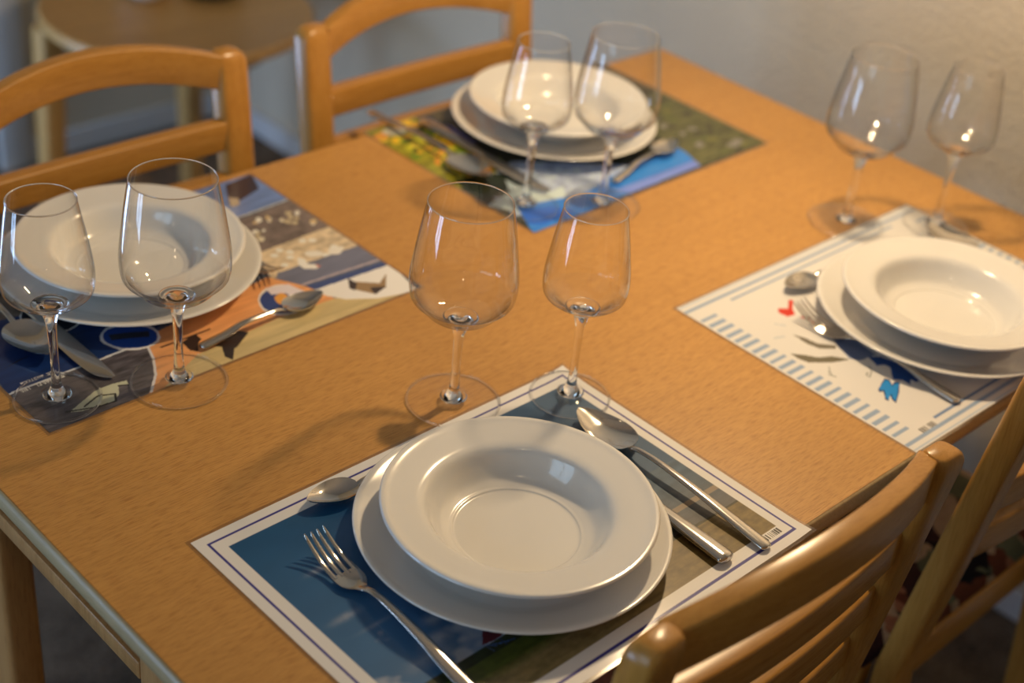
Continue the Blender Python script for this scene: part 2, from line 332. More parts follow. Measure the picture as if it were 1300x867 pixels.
# ------------------------------------------------------------------ printed place mats
PRINTS = {
 0: [
  ('p',(0.128,0.013,0.021),0,[117,85,128,73,118,72,107,74]),
  ('l',(0.051,0.08,0.165),1.2,[108,72,110,64]),
  ('l',(0.024,0.042,0.099),1.5,[122,71,122,64]),
  ('l',(0.051,0.119,0.359),0.8,[110,72,115,67]),
  ('l',(0.051,0.119,0.359),0.8,[114,70,120,66]),
  ('l',(0.051,0.119,0.359),0.8,[118,68,125,65]),
  ('l',(0.051,0.119,0.359),0.8,[123,66,131,64]),
 ],
 1: [
  ('p',(0.691,0.035,0.01),0,[116,242,120,239,105,228,98,219,88,221,86,232,93,238,101,231]),
  ('l',(0.657,0.049,0.045),2.5,[100,212,105,204]),
  ('l',(0.657,0.049,0.045),3,[103,200,101,183]),
  ('p',(0.188,0.164,0.12),0,[65,196,70,186,73,170,86,157,81,153,67,163,63,177]),
  ('p',(0.166,0.146,0.092),0,[34,175,44,165,52,154,66,147,77,132,56,140,36,154,33,165]),
  ('p',(0.143,0.198,0.372),0,[103,179,110,169,112,150,107,122,84,125,78,133,86,154]),  # blue-grey shape, mostly shadow painted into the print
  ('p',(0.007,0.071,0.327),0,[97,125,108,117,114,97,105,68,100,68,99,74,91,69,91,78,84,85,100,99,99,106,91,109]),
  ('p',(0.009,0.029,0.145),0,[56,83,78,91,81,87,75,80,82,81,86,78,67,66,51,58,54,66,58,70,48,65,48,69,58,78,53,79]),
  ('p',(0.015,0.278,0.747),0,[59,84,76,89,78,86,73,78,80,79,83,77,66,67,54,61,57,67,63,72,50,66,51,70,61,79,57,81]),
  ('l',(0.172,0.198,0.181),1,[48,137,43,132]),
  ('l',(0.172,0.198,0.181),1.2,[36,129,39,121]),
  ('l',(0.172,0.198,0.181),1.2,[41,132,39,127]),
  ('l',(0.172,0.198,0.181),1.2,[83,113,79,107,67,101,68,106,73,107]),
  ('l',(0.473,0.564,0.647),1.5,[65,220,72,211]),
  ('l',(0.473,0.564,0.647),1.5,[42,203,54,199]),
 ],
 2: [
  ('p',(0.159,0.255,0.585),1,[424,302,426,226,326,221,304,310]),
  ('p',(0.036,0.024,0.041),0,[382,293,422,299,408,265,378,255,357,248]),
  ('p',(0.455,0.379,0.292),0,[368,267,376,259,369,246,358,247]),
  ('l',(0.547,0.567,0.585),2.5,[427,227,348,223]),
  ('p',(0.192,0.152,0.141),2,[425,224,421,153,325,147,333,216]),
  ('p',(0.649,0.499,0.292),0,[361,202,361,202,360,201,359,201,358,201,357,201,357,202,356,203,356,204,356,205,357,205,357,206,358,206,359,207,360,207,361,206,361,206,362,205,362,204,362,203]),
  ('p',(0.85,0.844,0.8),0,[332,186,331,185,330,184,329,184,327,184,326,184,326,185,325,186,325,187,325,189,326,190,327,191,328,192,330,193,331,193,332,192,333,192,333,190,333,189,333,188]),
  ('p',(0.85,0.844,0.8),0,[351,184,350,183,349,183,347,183,346,182,345,183,344,184,344,185,344,186,344,188,345,189,346,191,347,191,349,192,350,191,351,191,352,190,352,189,352,187,352,186]),
  ('p',(0.722,0.677,0.546),0,[347,169,345,168,344,167,343,166,341,166,340,167,340,167,339,169,339,170,340,171,340,173,341,174,343,175,344,175,345,176,346,175,347,174,348,173,348,172,347,170]),
  ('p',(0.85,0.844,0.8),0,[412,195,410,194,409,192,408,192,407,191,406,192,406,192,405,193,406,195,406,196,407,198,409,199,410,200,412,201,413,201,414,201,413,200,413,199,413,198,413,196]),
  ('p',(0.85,0.844,0.8),0,[412,167,411,166,410,165,409,165,408,164,408,164,407,165,407,166,407,167,408,168,409,169,410,170,411,171,412,172,413,172,413,172,414,172,414,171,413,170,413,168]),
  ('p',(0.547,0.467,0.319),0,[392,183,392,182,391,182,390,181,389,181,388,181,388,182,388,183,388,184,388,185,388,186,389,186,390,187,391,187,392,188,393,187,393,187,393,186,393,185,393,184]),
  ('p',(0.85,0.844,0.8),0,[411,169,410,168,409,167,409,167,408,167,407,167,407,167,407,168,407,169,408,170,408,171,409,171,410,172,411,173,411,173,412,173,412,172,412,171,412,171,412,170]),
  ('p',(0.547,0.467,0.319),0,[400,191,399,189,398,189,397,188,396,188,395,188,394,189,394,190,394,191,395,192,395,194,396,195,398,196,399,196,400,196,401,196,401,195,401,194,401,193,401,192]),
  ('p',(0.85,0.844,0.8),0,[377,199,376,197,375,196,374,196,373,195,372,196,371,196,371,197,372,199,372,200,374,201,375,203,376,204,377,204,378,205,379,205,380,204,380,203,379,202,378,200]),
  ('p',(0.85,0.844,0.8),0,[339,190,338,188,337,188,336,187,335,187,334,187,333,188,333,189,333,190,333,192,334,193,335,194,336,195,337,195,338,195,339,195,340,194,340,193,340,192,340,191]),
  ('p',(0.547,0.467,0.319),0,[403,198,401,196,400,195,399,194,398,194,397,194,397,195,397,196,398,197,398,198,399,200,402,201,403,203,404,203,405,204,406,204,406,203,406,202,405,201,404,199]),
  ('p',(0.547,0.467,0.319),0,[391,186,389,185,388,184,387,183,386,183,385,183,385,184,385,185,385,186,385,187,386,189,387,190,388,191,390,192,391,192,391,192,392,191,392,190,392,189,391,187]),
  ('p',(0.85,0.844,0.8),0,[358,184,358,183,357,183,356,182,355,182,355,182,354,183,354,183,354,184,355,185,355,186,356,186,356,187,357,187,358,187,358,187,359,187,359,186,359,185,359,184]),
  ('p',(0.547,0.467,0.319),0,[346,177,344,176,343,174,342,174,341,173,341,173,340,174,340,175,341,176,341,178,342,179,343,181,345,182,346,183,347,183,347,183,348,182,348,181,347,180,347,179]),
  ('p',(0.85,0.844,0.8),0,[369,205,367,203,366,202,365,202,363,201,362,202,362,203,361,204,361,205,362,207,363,208,364,210,365,211,367,212,368,212,369,211,370,211,370,209,370,208,369,206]),
  ('p',(0.85,0.844,0.8),0,[414,172,413,171,412,170,411,170,411,170,410,170,410,170,410,171,410,172,410,173,411,174,412,175,412,175,413,176,414,176,415,176,415,175,415,175,415,174,414,173]),
  ('p',(0.649,0.499,0.292),0,[416,169,415,168,413,167,412,166,410,166,409,167,408,167,408,169,408,170,408,172,409,173,411,175,412,176,413,176,415,176,416,176,417,175,417,174,417,172,417,171]),
  ('p',(0.547,0.467,0.319),0,[404,200,403,199,402,198,401,198,399,198,398,199,397,200,398,201,397,202,398,203,398,204,399,205,400,205,401,206,403,205,404,205,405,204,405,203,405,202,405,201]),
  ('p',(0.547,0.467,0.319),0,[351,182,351,182,350,181,349,182,348,182,348,182,347,183,347,184,347,184,347,185,347,186,348,187,348,187,349,187,350,186,351,186,351,185,352,184,352,184,352,183]),
  ('p',(0.85,0.844,0.8),0,[342,201,341,200,340,199,339,199,338,199,336,200,335,200,336,202,336,203,336,204,337,206,337,207,339,207,340,208,341,208,343,207,344,206,344,205,344,204,344,202]),
  ('p',(0.547,0.467,0.319),0,[376,197,376,196,375,196,374,196,374,196,373,196,373,196,373,197,373,198,373,198,373,199,374,200,374,200,376,201,377,201,376,200,377,200,377,199,377,199,377,198]),
  ('p',(0.547,0.467,0.319),0,[397,178,396,177,395,177,394,176,393,176,392,177,391,177,391,178,391,179,391,181,392,182,393,183,394,184,395,184,396,184,397,184,398,183,398,182,398,181,398,180]),
  ('p',(0.722,0.677,0.546),0,[388,191,387,190,386,189,385,189,384,189,383,189,383,189,383,190,383,191,384,192,384,194,385,195,386,196,387,196,388,196,389,196,389,196,389,195,389,194,388,193]),
  ('p',(0.547,0.467,0.319),0,[405,186,404,185,403,185,402,184,401,184,400,185,399,185,399,186,399,187,399,188,400,189,401,190,401,191,402,191,403,191,404,190,405,190,405,189,405,188,405,187]),
  ('p',(0.649,0.499,0.292),0,[379,204,378,203,377,202,376,201,375,201,374,201,373,202,373,203,373,204,374,206,374,207,375,208,376,209,378,210,379,210,380,209,380,209,380,208,380,206,380,205]),
  ('p',(0.67,0.553,0.395),2,[421,153,421,102,304,98,321,149]),
  ('p',(0.85,0.844,0.8),0,[356,108,355,108,354,107,352,107,351,107,350,107,349,109,348,110,348,112,348,113,349,114,350,114,351,114,352,115,354,115,355,114,356,113,356,112,357,111,356,110]),
  ('p',(0.85,0.844,0.8),0,[335,111,334,110,333,110,332,109,331,110,330,110,329,111,328,112,328,113,328,115,329,116,329,117,331,117,332,117,333,117,334,117,335,116,336,115,336,113,336,112]),
  ('p',(0.85,0.844,0.8),0,[356,130,355,129,354,128,352,128,351,128,350,129,349,131,348,132,348,133,348,134,349,135,350,135,351,136,352,136,354,136,355,135,356,135,356,134,356,132,356,131]),
  ('p',(0.85,0.844,0.8),0,[384,103,383,103,382,102,381,102,379,102,378,103,377,103,376,104,376,106,376,107,377,108,378,109,379,110,381,110,382,110,383,109,384,108,385,107,385,106,385,105]),
  ('p',(0.85,0.844,0.8),0,[349,121,348,120,347,120,346,120,345,120,344,120,343,121,342,122,342,123,342,125,343,126,343,127,345,127,346,128,347,127,348,127,349,126,350,124,350,123,350,121]),
  ('p',(0.85,0.844,0.8),0,[388,94,387,93,386,92,384,92,383,92,382,93,381,94,380,95,380,96,380,97,381,98,382,99,383,100,384,100,386,100,387,99,388,99,388,97,389,96,388,95]),
  ('p',(0.85,0.844,0.8),0,[349,139,348,138,347,137,345,137,344,137,343,137,342,138,341,139,341,141,341,142,342,143,343,144,344,145,345,145,347,145,348,144,349,143,349,142,350,140,349,140]),
  ('p',(0.85,0.844,0.8),0,[404,106,403,106,402,105,401,105,399,105,398,105,397,106,397,107,396,109,397,110,397,111,398,112,399,113,401,113,402,113,403,112,404,111,405,110,405,109,405,108]),
  ('p',(0.85,0.844,0.8),0,[401,113,400,112,399,112,397,112,396,112,395,112,394,113,393,114,393,116,393,117,394,118,395,119,396,119,397,120,399,119,400,119,401,118,401,117,402,116,401,114]),
  ('p',(0.85,0.844,0.8),0,[338,133,337,132,336,132,335,131,333,132,332,132,331,133,331,134,330,135,331,137,331,138,332,139,333,139,334,139,336,139,337,139,338,138,338,137,339,136,339,134]),
  ('p',(0.85,0.844,0.8),0,[381,142,380,141,379,140,377,140,376,140,375,141,374,141,373,143,373,144,373,145,374,146,375,147,376,148,377,148,379,148,380,147,381,146,381,145,382,144,381,143]),
  ('p',(0.85,0.844,0.8),0,[390,136,389,135,388,135,387,135,385,135,384,135,383,136,383,137,382,139,383,140,383,141,384,142,385,143,387,143,388,143,389,142,390,141,391,140,391,139,391,138]),
  ('p',(0.172,0.186,0.281),1,[422,103,422,64,321,70,306,94,316,105]),
  ('p',(0.85,0.85,0.85),0,[352,119,355,113,353,102,360,96,361,91,354,89,344,96,344,107]),
  ('p',(0.58,0.233,0.198),0,[359,98,362,91,357,90]),
  ('p',(0.824,0.8,0.754),0,[399,104,398,102,395,101,393,100,390,101,388,102,386,103,385,105,385,108,386,110,387,112,389,114,391,115,394,116,396,116,398,115,400,113,401,111,401,109,401,106]),
  ('p',(0.824,0.8,0.754),0,[379,110,377,108,375,108,372,108,369,109,367,110,364,112,363,114,362,117,362,119,362,121,364,122,366,123,369,123,372,122,375,120,377,119,379,116,380,114,380,112]),
  ('l',(0.473,0.407,0.474),3,[424,67,324,72]),
  ('p',(0.051,0.08,0.242),0,[421,61,422,53,331,52,324,68]),
  ('p',(0.8,0.379,0.152),1,[324,68,303,104,160,82,95,47,89,-16,294,-12,338,19]),
  ('p',(0.614,0.486,0.242),1,[348,32,420,-7,92,-11,167,27,263,35]),
  ('p',(0.85,0.844,0.85),0,[424,53,413,-3,391,2,370,8,342,25,330,41,327,57]),
  ('p',(0.324,0.213,0.109),0,[367,50,390,30,408,41,390,20,372,17,360,36]),
  ('p',(0.048,0.033,0.033),0,[369,56,371,43,360,33,358,39]),
  ('p',(0.048,0.033,0.033),0,[376,29,392,21,372,15]),
  ('p',(0.85,0.85,0.85),0,[308,46,302,40,294,35,286,33,278,34,272,37,266,42,263,49,263,57,265,65,269,73,275,80,283,85,291,87,299,87,307,84,311,78,314,71,314,63,312,54]),
  ('p',(0.031,0.06,0.242),0,[306,48,301,42,294,38,287,36,280,37,274,40,269,44,266,51,265,58,267,65,270,72,276,78,283,82,291,84,298,83,304,81,308,76,311,69,312,62,310,54]),
  ('p',(0.776,0.717,0.8),0,[288,88,312,81,318,56,303,51,299,69,286,74]),
  ('p',(0.8,0.379,0.07),0,[296,58,294,56,291,54,288,53,286,53,284,54,282,55,282,58,282,60,283,63,284,66,286,69,289,70,292,71,294,72,296,71,298,69,298,67,298,64,297,61]),
  ('p',(0.006,0.029,0.138),1,[116,273,143,198,180,94,118,71,0,70,7,189]),
  ('p',(0.15,0.105,0.075),2,[71,285,119,215,72,178,7,189]),
  ('p',(0.018,0.016,0.026),0,[12,107,64,117,54,113,32,113,20,109]),
  ('p',(0.85,0.85,0.85),0,[115,143,110,136,102,132,94,130,85,131,77,135,71,141,66,149,64,158,65,168,68,177,74,184,81,190,90,192,98,191,106,188,113,180,118,172,120,162,119,152]),
  ('p',(0.005,0.009,0.022),0,[114,144,109,138,102,134,94,132,86,133,78,137,72,142,68,150,66,159,66,168,69,176,74,183,81,188,89,190,98,189,105,186,112,179,116,171,118,162,118,152]),
  ('p',(0.099,0.09,0.106),3,[0,70,118,71,137,63,128,39,115,17,98,0,-4,-5]),
  ('l',(0.722,0.758,0.8),2.5,[0,70,57,71,119,72]),
  ('l',(0.76,0.758,0.8),2.5,[119,72,138,66,131,45,119,22,101,1]),
  ('p',(0.85,0.85,0.85),0,[156,72,151,67,144,64,137,63,128,65,121,69,114,75,111,82,108,91,108,99,111,105,116,110,122,114,130,115,139,113,146,109,153,103,158,96,160,88,159,80]),
  ('p',(0.004,0.056,0.347),0,[154,74,150,69,144,67,137,66,130,68,123,72,117,77,113,84,111,91,111,98,113,103,117,108,123,111,130,111,137,109,144,106,150,100,155,94,157,87,157,80]),
  ('p',(0.018,0.021,0.033),0,[119,103,134,97,153,87,148,78,133,86,116,93]),
  ('p',(0.56,0.581,0.44),0,[28,16,62,31,77,32,93,29,91,22,83,26,76,14,68,8,52,9,38,11]),
  ('l',(0.023,0.021,0.022),2,[43,16,60,23,74,17,69,7,51,9,26,18]),
  ('l',(0.023,0.021,0.022),2,[83,26,91,22]),
  ('p',(0.028,0.016,0.015),0,[167,53,185,58,185,47,180,44,171,31,166,37]),
  ('p',(0.028,0.016,0.015),0,[188,30,222,39,228,31,218,25,205,17,201,16,189,1,186,10,193,25]),
  ('l',(0.048,0.026,0.018),2,[147,57,186,57,201,57]),
 ],
 3: [
  ('p',(0.044,0.042,0.02),2,[-1,299,427,194,419,-1,-4,-4]),
  ('p',(0.294,0.28,0.023),3,[-1,299,81,310,75,221,68,121,-12,123]),
  ('p',(0.556,0.555,0.037),0,[29,258,27,256,25,255,22,254,20,254,17,255,16,257,15,259,14,261,15,263,16,266,18,267,21,269,24,269,26,269,28,268,30,267,31,265,31,262,31,260]),
  ('p',(0.059,0.085,0.012),0,[60,164,58,162,55,161,53,160,50,161,48,161,46,163,45,165,45,168,46,170,49,172,51,174,53,176,56,176,59,176,61,175,63,174,64,172,63,169,62,167]),
  ('p',(0.556,0.555,0.037),0,[37,236,34,233,32,231,30,230,28,229,27,229,26,230,27,232,28,234,29,237,31,239,33,242,36,244,38,245,40,246,41,246,41,245,41,243,40,241,39,238]),
  ('p',(0.823,0.457,0.037),0,[71,147,69,145,67,144,65,143,63,143,62,144,60,145,60,147,60,149,61,151,63,153,65,154,67,156,69,156,71,156,72,156,74,155,74,153,74,151,73,149]),
  ('p',(0.85,0.702,0.079),0,[38,167,37,166,36,165,34,165,33,165,32,165,31,166,31,167,31,168,32,169,33,171,35,172,36,173,38,173,39,173,40,173,41,172,40,171,40,170,39,168]),
  ('p',(0.059,0.085,0.012),0,[58,194,56,192,54,191,52,191,50,191,49,192,48,193,47,194,47,196,48,198,49,199,51,201,52,202,54,202,56,202,58,202,59,201,60,199,60,197,59,196]),
  ('p',(0.839,0.555,0.023),0,[35,161,33,159,31,157,29,156,27,155,26,156,25,156,26,158,27,160,28,162,30,164,32,166,34,168,36,169,38,170,39,170,39,169,39,168,38,166,37,163]),
  ('p',(0.85,0.702,0.079),0,[62,282,60,281,59,280,57,280,55,280,53,280,52,281,51,283,51,284,52,286,53,288,54,289,56,290,58,290,60,290,61,290,62,289,63,287,63,286,63,284]),
  ('p',(0.839,0.555,0.023),0,[72,296,70,294,68,293,66,293,63,293,61,294,60,296,59,297,58,299,59,301,60,303,61,305,63,306,66,306,68,306,70,305,72,303,73,302,73,300,73,298]),
  ('p',(0.556,0.555,0.037),0,[80,159,78,157,75,157,73,156,70,157,68,158,66,160,65,161,64,164,64,166,66,168,67,169,70,170,72,170,75,169,77,168,79,167,81,165,81,163,81,161]),
  ('p',(0.823,0.457,0.037),0,[53,284,51,282,48,280,46,279,43,279,42,279,40,281,40,283,40,285,41,288,43,290,46,293,48,295,51,296,53,296,55,295,56,294,57,292,56,290,55,287]),
  ('p',(0.725,0.319,0.046),0,[26,187,24,185,22,183,20,182,19,182,17,182,17,183,17,184,18,186,19,189,21,191,23,193,25,195,27,196,29,197,30,197,31,196,30,194,30,192,28,190]),
  ('p',(0.725,0.319,0.046),0,[47,145,46,144,44,144,42,144,40,144,38,146,36,147,34,149,34,150,34,152,34,153,36,154,37,154,39,154,42,154,44,152,46,151,47,149,48,148,48,146]),
  ('p',(0.85,0.702,0.079),0,[46,201,44,200,42,199,39,199,36,199,34,200,32,202,31,204,30,206,30,208,31,210,33,211,35,212,38,212,40,212,43,211,45,209,46,207,47,205,47,203]),
  ('p',(0.556,0.555,0.037),0,[79,184,78,183,76,182,75,181,74,181,73,182,72,182,72,184,72,185,72,186,73,187,74,188,76,189,77,190,78,190,79,189,80,189,81,187,80,186,80,185]),
  ('p',(0.181,0.271,0.023),0,[82,203,81,201,78,201,75,200,73,201,70,202,68,204,67,206,66,208,66,210,67,212,69,214,72,214,74,215,77,214,80,213,82,211,83,209,84,207,83,205]),
  ('p',(0.059,0.085,0.012),0,[53,178,52,176,50,176,48,176,45,177,43,178,41,179,40,181,39,183,39,185,40,186,41,187,43,188,46,188,48,187,50,186,52,184,54,183,54,181,54,179]),
  ('p',(0.556,0.555,0.037),0,[67,254,65,252,63,251,61,250,60,249,58,250,58,251,58,252,58,254,59,256,61,258,62,260,64,261,66,262,68,263,69,262,70,261,70,260,69,258,68,256]),
  ('p',(0.059,0.085,0.012),0,[22,224,21,222,19,221,17,220,16,220,14,220,14,221,13,222,14,224,15,226,16,228,18,229,19,231,21,232,23,232,24,232,25,231,25,229,25,228,24,226]),
  ('p',(0.823,0.457,0.037),0,[50,238,49,237,47,237,45,237,43,237,41,238,40,240,38,241,38,243,38,244,38,245,39,246,41,247,43,247,45,246,47,245,49,244,50,242,51,241,51,239]),
  ('p',(0.556,0.555,0.037),0,[50,242,48,240,46,239,43,238,41,239,38,240,37,241,36,243,35,245,36,248,37,250,39,252,42,253,44,253,47,253,49,252,51,251,52,249,52,247,51,244]),
  ('p',(0.556,0.555,0.037),0,[54,208,52,207,50,206,48,206,45,206,43,207,41,209,40,210,39,212,40,214,41,216,42,217,45,218,47,218,49,218,52,217,54,215,55,214,55,212,55,210]),
  ('p',(0.059,0.085,0.012),0,[88,186,87,185,85,184,84,184,83,184,82,184,82,185,81,186,81,187,82,188,83,189,84,190,85,191,86,192,88,192,88,191,89,191,89,190,89,189,89,187]),
  ('p',(0.556,0.555,0.037),0,[64,151,62,149,59,148,57,148,54,148,52,149,50,151,49,153,49,155,50,157,51,159,53,160,55,161,58,162,60,162,63,161,64,159,65,157,65,155,65,153]),
  ('p',(0.556,0.555,0.037),0,[61,146,59,145,57,144,55,143,53,144,51,144,49,146,49,147,48,149,49,151,50,153,52,154,54,155,56,156,58,156,60,155,62,153,62,152,63,150,62,148]),
  ('p',(0.725,0.319,0.046),0,[63,275,61,274,59,273,56,273,53,273,51,275,49,276,47,278,46,280,47,283,48,284,49,286,52,287,54,287,57,286,59,285,62,283,63,281,64,279,64,277]),
  ('p',(0.059,0.085,0.012),0,[57,225,56,224,54,223,52,223,49,224,47,225,45,226,44,228,44,230,44,231,44,233,46,234,48,234,50,235,52,234,55,233,56,231,58,230,58,228,58,226]),
  ('p',(0.181,0.271,0.023),0,[52,147,50,146,47,145,45,144,42,144,40,145,38,147,37,149,37,151,38,153,39,155,41,157,44,158,46,159,49,158,51,158,53,156,54,154,54,152,53,149]),
  ('p',(0.059,0.085,0.012),0,[32,142,31,141,29,141,27,141,24,142,22,143,20,144,19,146,18,148,18,150,19,151,20,152,22,152,24,152,27,152,29,151,31,149,32,147,33,145,33,144]),
  ('p',(0.725,0.319,0.046),0,[44,183,42,181,40,180,37,180,34,180,32,181,30,183,29,185,29,187,29,189,31,191,33,193,35,194,38,195,40,194,43,193,45,192,46,190,46,187,45,185]),
  ('p',(0.823,0.457,0.037),0,[70,215,68,213,65,211,62,211,59,211,57,212,55,213,54,215,54,218,55,220,57,223,59,225,62,226,65,227,67,227,70,226,72,225,72,222,72,220,72,217]),
  ('p',(0.181,0.271,0.023),0,[40,134,38,132,35,131,32,131,30,131,27,132,25,134,24,136,24,139,24,141,26,143,28,145,30,146,33,146,36,146,38,144,40,143,41,141,42,138,41,136]),
  ('p',(0.823,0.457,0.037),0,[31,129,30,127,28,126,26,125,25,125,24,126,23,126,23,128,23,129,24,131,25,133,27,134,28,135,30,136,32,136,33,136,34,135,34,134,34,132,33,130]),
  ('p',(0.85,0.702,0.079),0,[42,146,40,145,38,144,36,144,33,144,31,145,29,147,28,149,28,151,28,152,29,154,30,155,32,156,35,156,37,155,39,154,41,153,42,151,43,149,43,147]),
  ('p',(0.181,0.271,0.023),0,[52,146,50,145,49,143,47,143,45,143,44,143,43,144,43,145,43,147,44,149,45,151,47,152,48,153,50,154,52,154,53,154,54,153,54,151,54,150,53,148]),
  ('p',(0.059,0.085,0.012),0,[33,252,31,251,29,249,27,248,25,248,24,248,23,250,22,251,23,253,24,255,25,258,27,259,29,261,31,262,33,262,35,262,36,260,36,259,36,257,35,255]),
  ('p',(0.556,0.555,0.037),0,[89,147,86,145,83,144,81,143,78,142,77,143,75,144,75,146,76,149,77,151,79,154,81,156,84,158,86,159,89,159,91,158,92,157,92,155,92,153,91,150]),
  ('p',(0.181,0.271,0.023),0,[39,241,38,240,36,239,35,238,34,238,33,238,32,239,32,240,32,241,33,243,34,244,35,245,36,246,38,247,39,247,40,247,41,246,41,245,41,244,40,242]),
  ('p',(0.181,0.271,0.023),0,[66,211,64,209,62,208,60,208,57,208,55,209,53,211,52,213,52,215,52,217,53,219,55,220,57,221,59,221,62,221,64,220,66,218,67,217,68,214,67,212]),
  ('p',(0.181,0.271,0.023),0,[13,218,11,215,9,213,7,212,5,211,4,211,3,212,4,214,5,216,6,219,8,221,10,224,12,226,14,227,16,228,17,227,18,227,18,225,17,223,15,220]),
  ('p',(0.181,0.271,0.023),0,[91,148,89,146,86,145,83,144,80,144,78,145,76,147,76,149,76,151,77,154,79,156,81,159,84,160,87,161,89,161,92,160,93,158,94,156,94,154,93,151]),
  ('p',(0.059,0.085,0.012),0,[57,172,54,170,51,168,48,168,45,168,43,169,41,170,41,173,41,175,42,178,44,180,46,183,49,184,52,185,55,184,57,184,59,182,60,180,60,177,59,174]),
  ('p',(0.839,0.555,0.023),0,[30,162,29,161,28,160,27,160,25,160,24,160,24,161,23,162,23,163,24,165,25,166,26,167,27,168,29,168,30,168,31,168,32,167,32,166,32,165,31,164]),
  ('p',(0.181,0.271,0.023),0,[33,280,31,278,28,277,26,276,24,276,22,277,20,279,19,280,19,283,20,285,21,287,23,289,25,290,27,291,30,291,32,290,33,288,34,286,35,284,34,282]),
  ('p',(0.181,0.271,0.023),0,[43,138,41,136,39,134,37,134,35,133,34,134,33,135,33,136,33,138,34,140,36,142,38,144,40,146,42,147,44,147,46,147,46,146,46,144,46,142,45,140]),
  ('p',(0.823,0.457,0.037),0,[72,273,71,272,70,271,69,271,67,271,66,271,65,272,65,273,65,274,65,276,66,277,67,278,69,279,70,279,71,279,72,279,73,278,74,277,74,276,73,274]),
  ('p',(0.059,0.085,0.012),0,[48,132,46,130,44,129,41,129,39,129,36,130,35,131,34,133,34,135,35,137,36,140,39,141,41,143,44,143,46,143,48,142,50,141,50,139,50,137,50,134]),
  ('p',(0.059,0.085,0.012),0,[86,200,84,199,82,197,80,197,77,197,75,198,73,200,72,201,72,204,73,206,74,208,76,210,79,211,81,211,84,211,86,210,87,209,88,207,88,205,88,202]),
  ('p',(0.181,0.271,0.023),0,[69,190,67,188,65,187,64,186,62,186,61,187,60,188,60,189,60,190,61,192,62,194,64,195,66,197,67,197,69,197,70,197,71,196,71,195,71,193,70,192]),
  ('p',(0.181,0.271,0.023),0,[27,252,26,251,25,250,23,249,22,249,21,250,20,250,20,252,20,253,21,254,22,256,23,257,24,258,25,258,27,258,28,258,29,257,29,256,29,255,28,254]),
  ('p',(0.556,0.555,0.037),0,[42,149,41,148,39,147,37,147,35,147,33,148,32,149,31,151,31,152,31,154,32,156,34,157,35,158,37,158,39,158,41,157,43,156,43,154,44,152,43,151]),
  ('p',(0.823,0.457,0.037),0,[25,219,24,218,22,217,21,217,19,217,18,218,16,219,16,220,15,222,15,223,16,224,17,225,19,226,20,226,22,226,23,225,25,224,25,223,26,221,26,220]),
  ('p',(0.85,0.702,0.079),0,[25,144,23,143,22,142,21,142,19,142,18,142,17,143,17,144,17,146,18,147,18,148,20,149,21,150,22,150,24,150,25,150,26,149,26,148,26,147,26,145]),
  ('p',(0.839,0.555,0.023),0,[79,169,77,168,76,167,75,167,73,167,72,168,71,169,70,170,70,171,72,172,72,173,73,174,75,175,76,175,78,175,79,174,80,173,80,172,80,171,79,170]),
  ('p',(0.85,0.702,0.079),0,[61,151,59,149,57,148,55,147,52,147,51,148,50,149,49,151,49,153,50,155,52,157,54,159,56,160,59,161,61,161,62,161,64,159,64,158,64,156,63,153]),
  ('p',(0.059,0.085,0.012),0,[70,161,68,159,66,158,63,157,61,157,59,157,58,158,58,160,59,162,60,165,62,167,64,169,66,171,70,172,72,172,72,171,73,170,74,168,73,166,72,164]),
  ('p',(0.823,0.457,0.037),0,[63,164,61,162,58,160,56,159,54,159,52,160,51,161,50,163,51,165,52,168,54,170,57,172,59,174,62,175,64,175,66,174,67,173,67,171,66,169,65,166]),
  ('p',(0.85,0.702,0.079),0,[79,246,77,244,74,243,71,242,69,243,66,244,64,245,63,248,63,250,63,252,65,255,67,256,69,258,72,258,75,258,77,257,79,255,80,253,81,250,80,248]),
  ('p',(0.725,0.319,0.046),0,[48,289,46,287,43,285,41,284,38,284,36,284,35,286,34,288,35,290,36,293,37,295,40,298,42,299,45,300,47,301,49,300,50,298,51,296,51,294,50,291]),
  ('p',(0.556,0.555,0.037),0,[73,206,71,204,69,204,67,203,65,204,63,204,61,206,60,207,60,209,60,211,62,213,63,214,65,215,67,215,70,215,71,214,73,213,74,211,74,209,74,208]),
  ('p',(0.725,0.319,0.046),0,[86,171,84,169,81,168,79,167,76,168,74,169,72,170,72,172,71,175,72,177,74,179,76,181,78,182,81,183,84,182,86,181,88,180,89,178,89,175,89,173]),
  ('p',(0.181,0.271,0.023),0,[62,185,60,183,57,181,55,180,52,180,50,180,49,181,49,183,49,186,51,188,53,191,55,193,58,195,60,196,62,196,64,196,65,194,66,192,65,190,64,187]),
  ('p',(0.823,0.457,0.037),0,[38,140,36,138,34,137,32,136,30,136,28,137,27,138,26,140,26,142,27,144,28,146,30,147,32,148,34,149,36,149,38,148,39,147,40,145,40,143,39,141]),
  ('p',(0.839,0.555,0.023),0,[37,190,35,189,33,188,31,188,29,188,27,189,25,190,24,192,24,194,24,196,25,197,27,199,29,199,31,200,33,199,35,199,37,197,38,195,38,194,38,192]),
  ('p',(0.725,0.319,0.046),0,[26,188,24,186,22,184,20,183,18,182,17,182,16,183,16,185,17,187,19,190,20,192,23,194,25,196,27,198,29,198,30,198,31,197,31,195,30,193,28,191]),
  ('p',(0.823,0.457,0.037),0,[56,164,54,163,53,162,52,162,50,162,49,162,49,163,48,164,49,165,49,166,50,168,51,169,53,170,54,171,56,171,57,170,57,170,58,168,57,167,57,166]),
  ('p',(0.059,0.085,0.012),0,[79,259,77,259,76,258,73,258,71,259,68,261,66,262,65,264,64,266,63,267,64,269,65,269,67,270,69,270,72,269,74,268,76,266,78,264,79,262,79,261]),
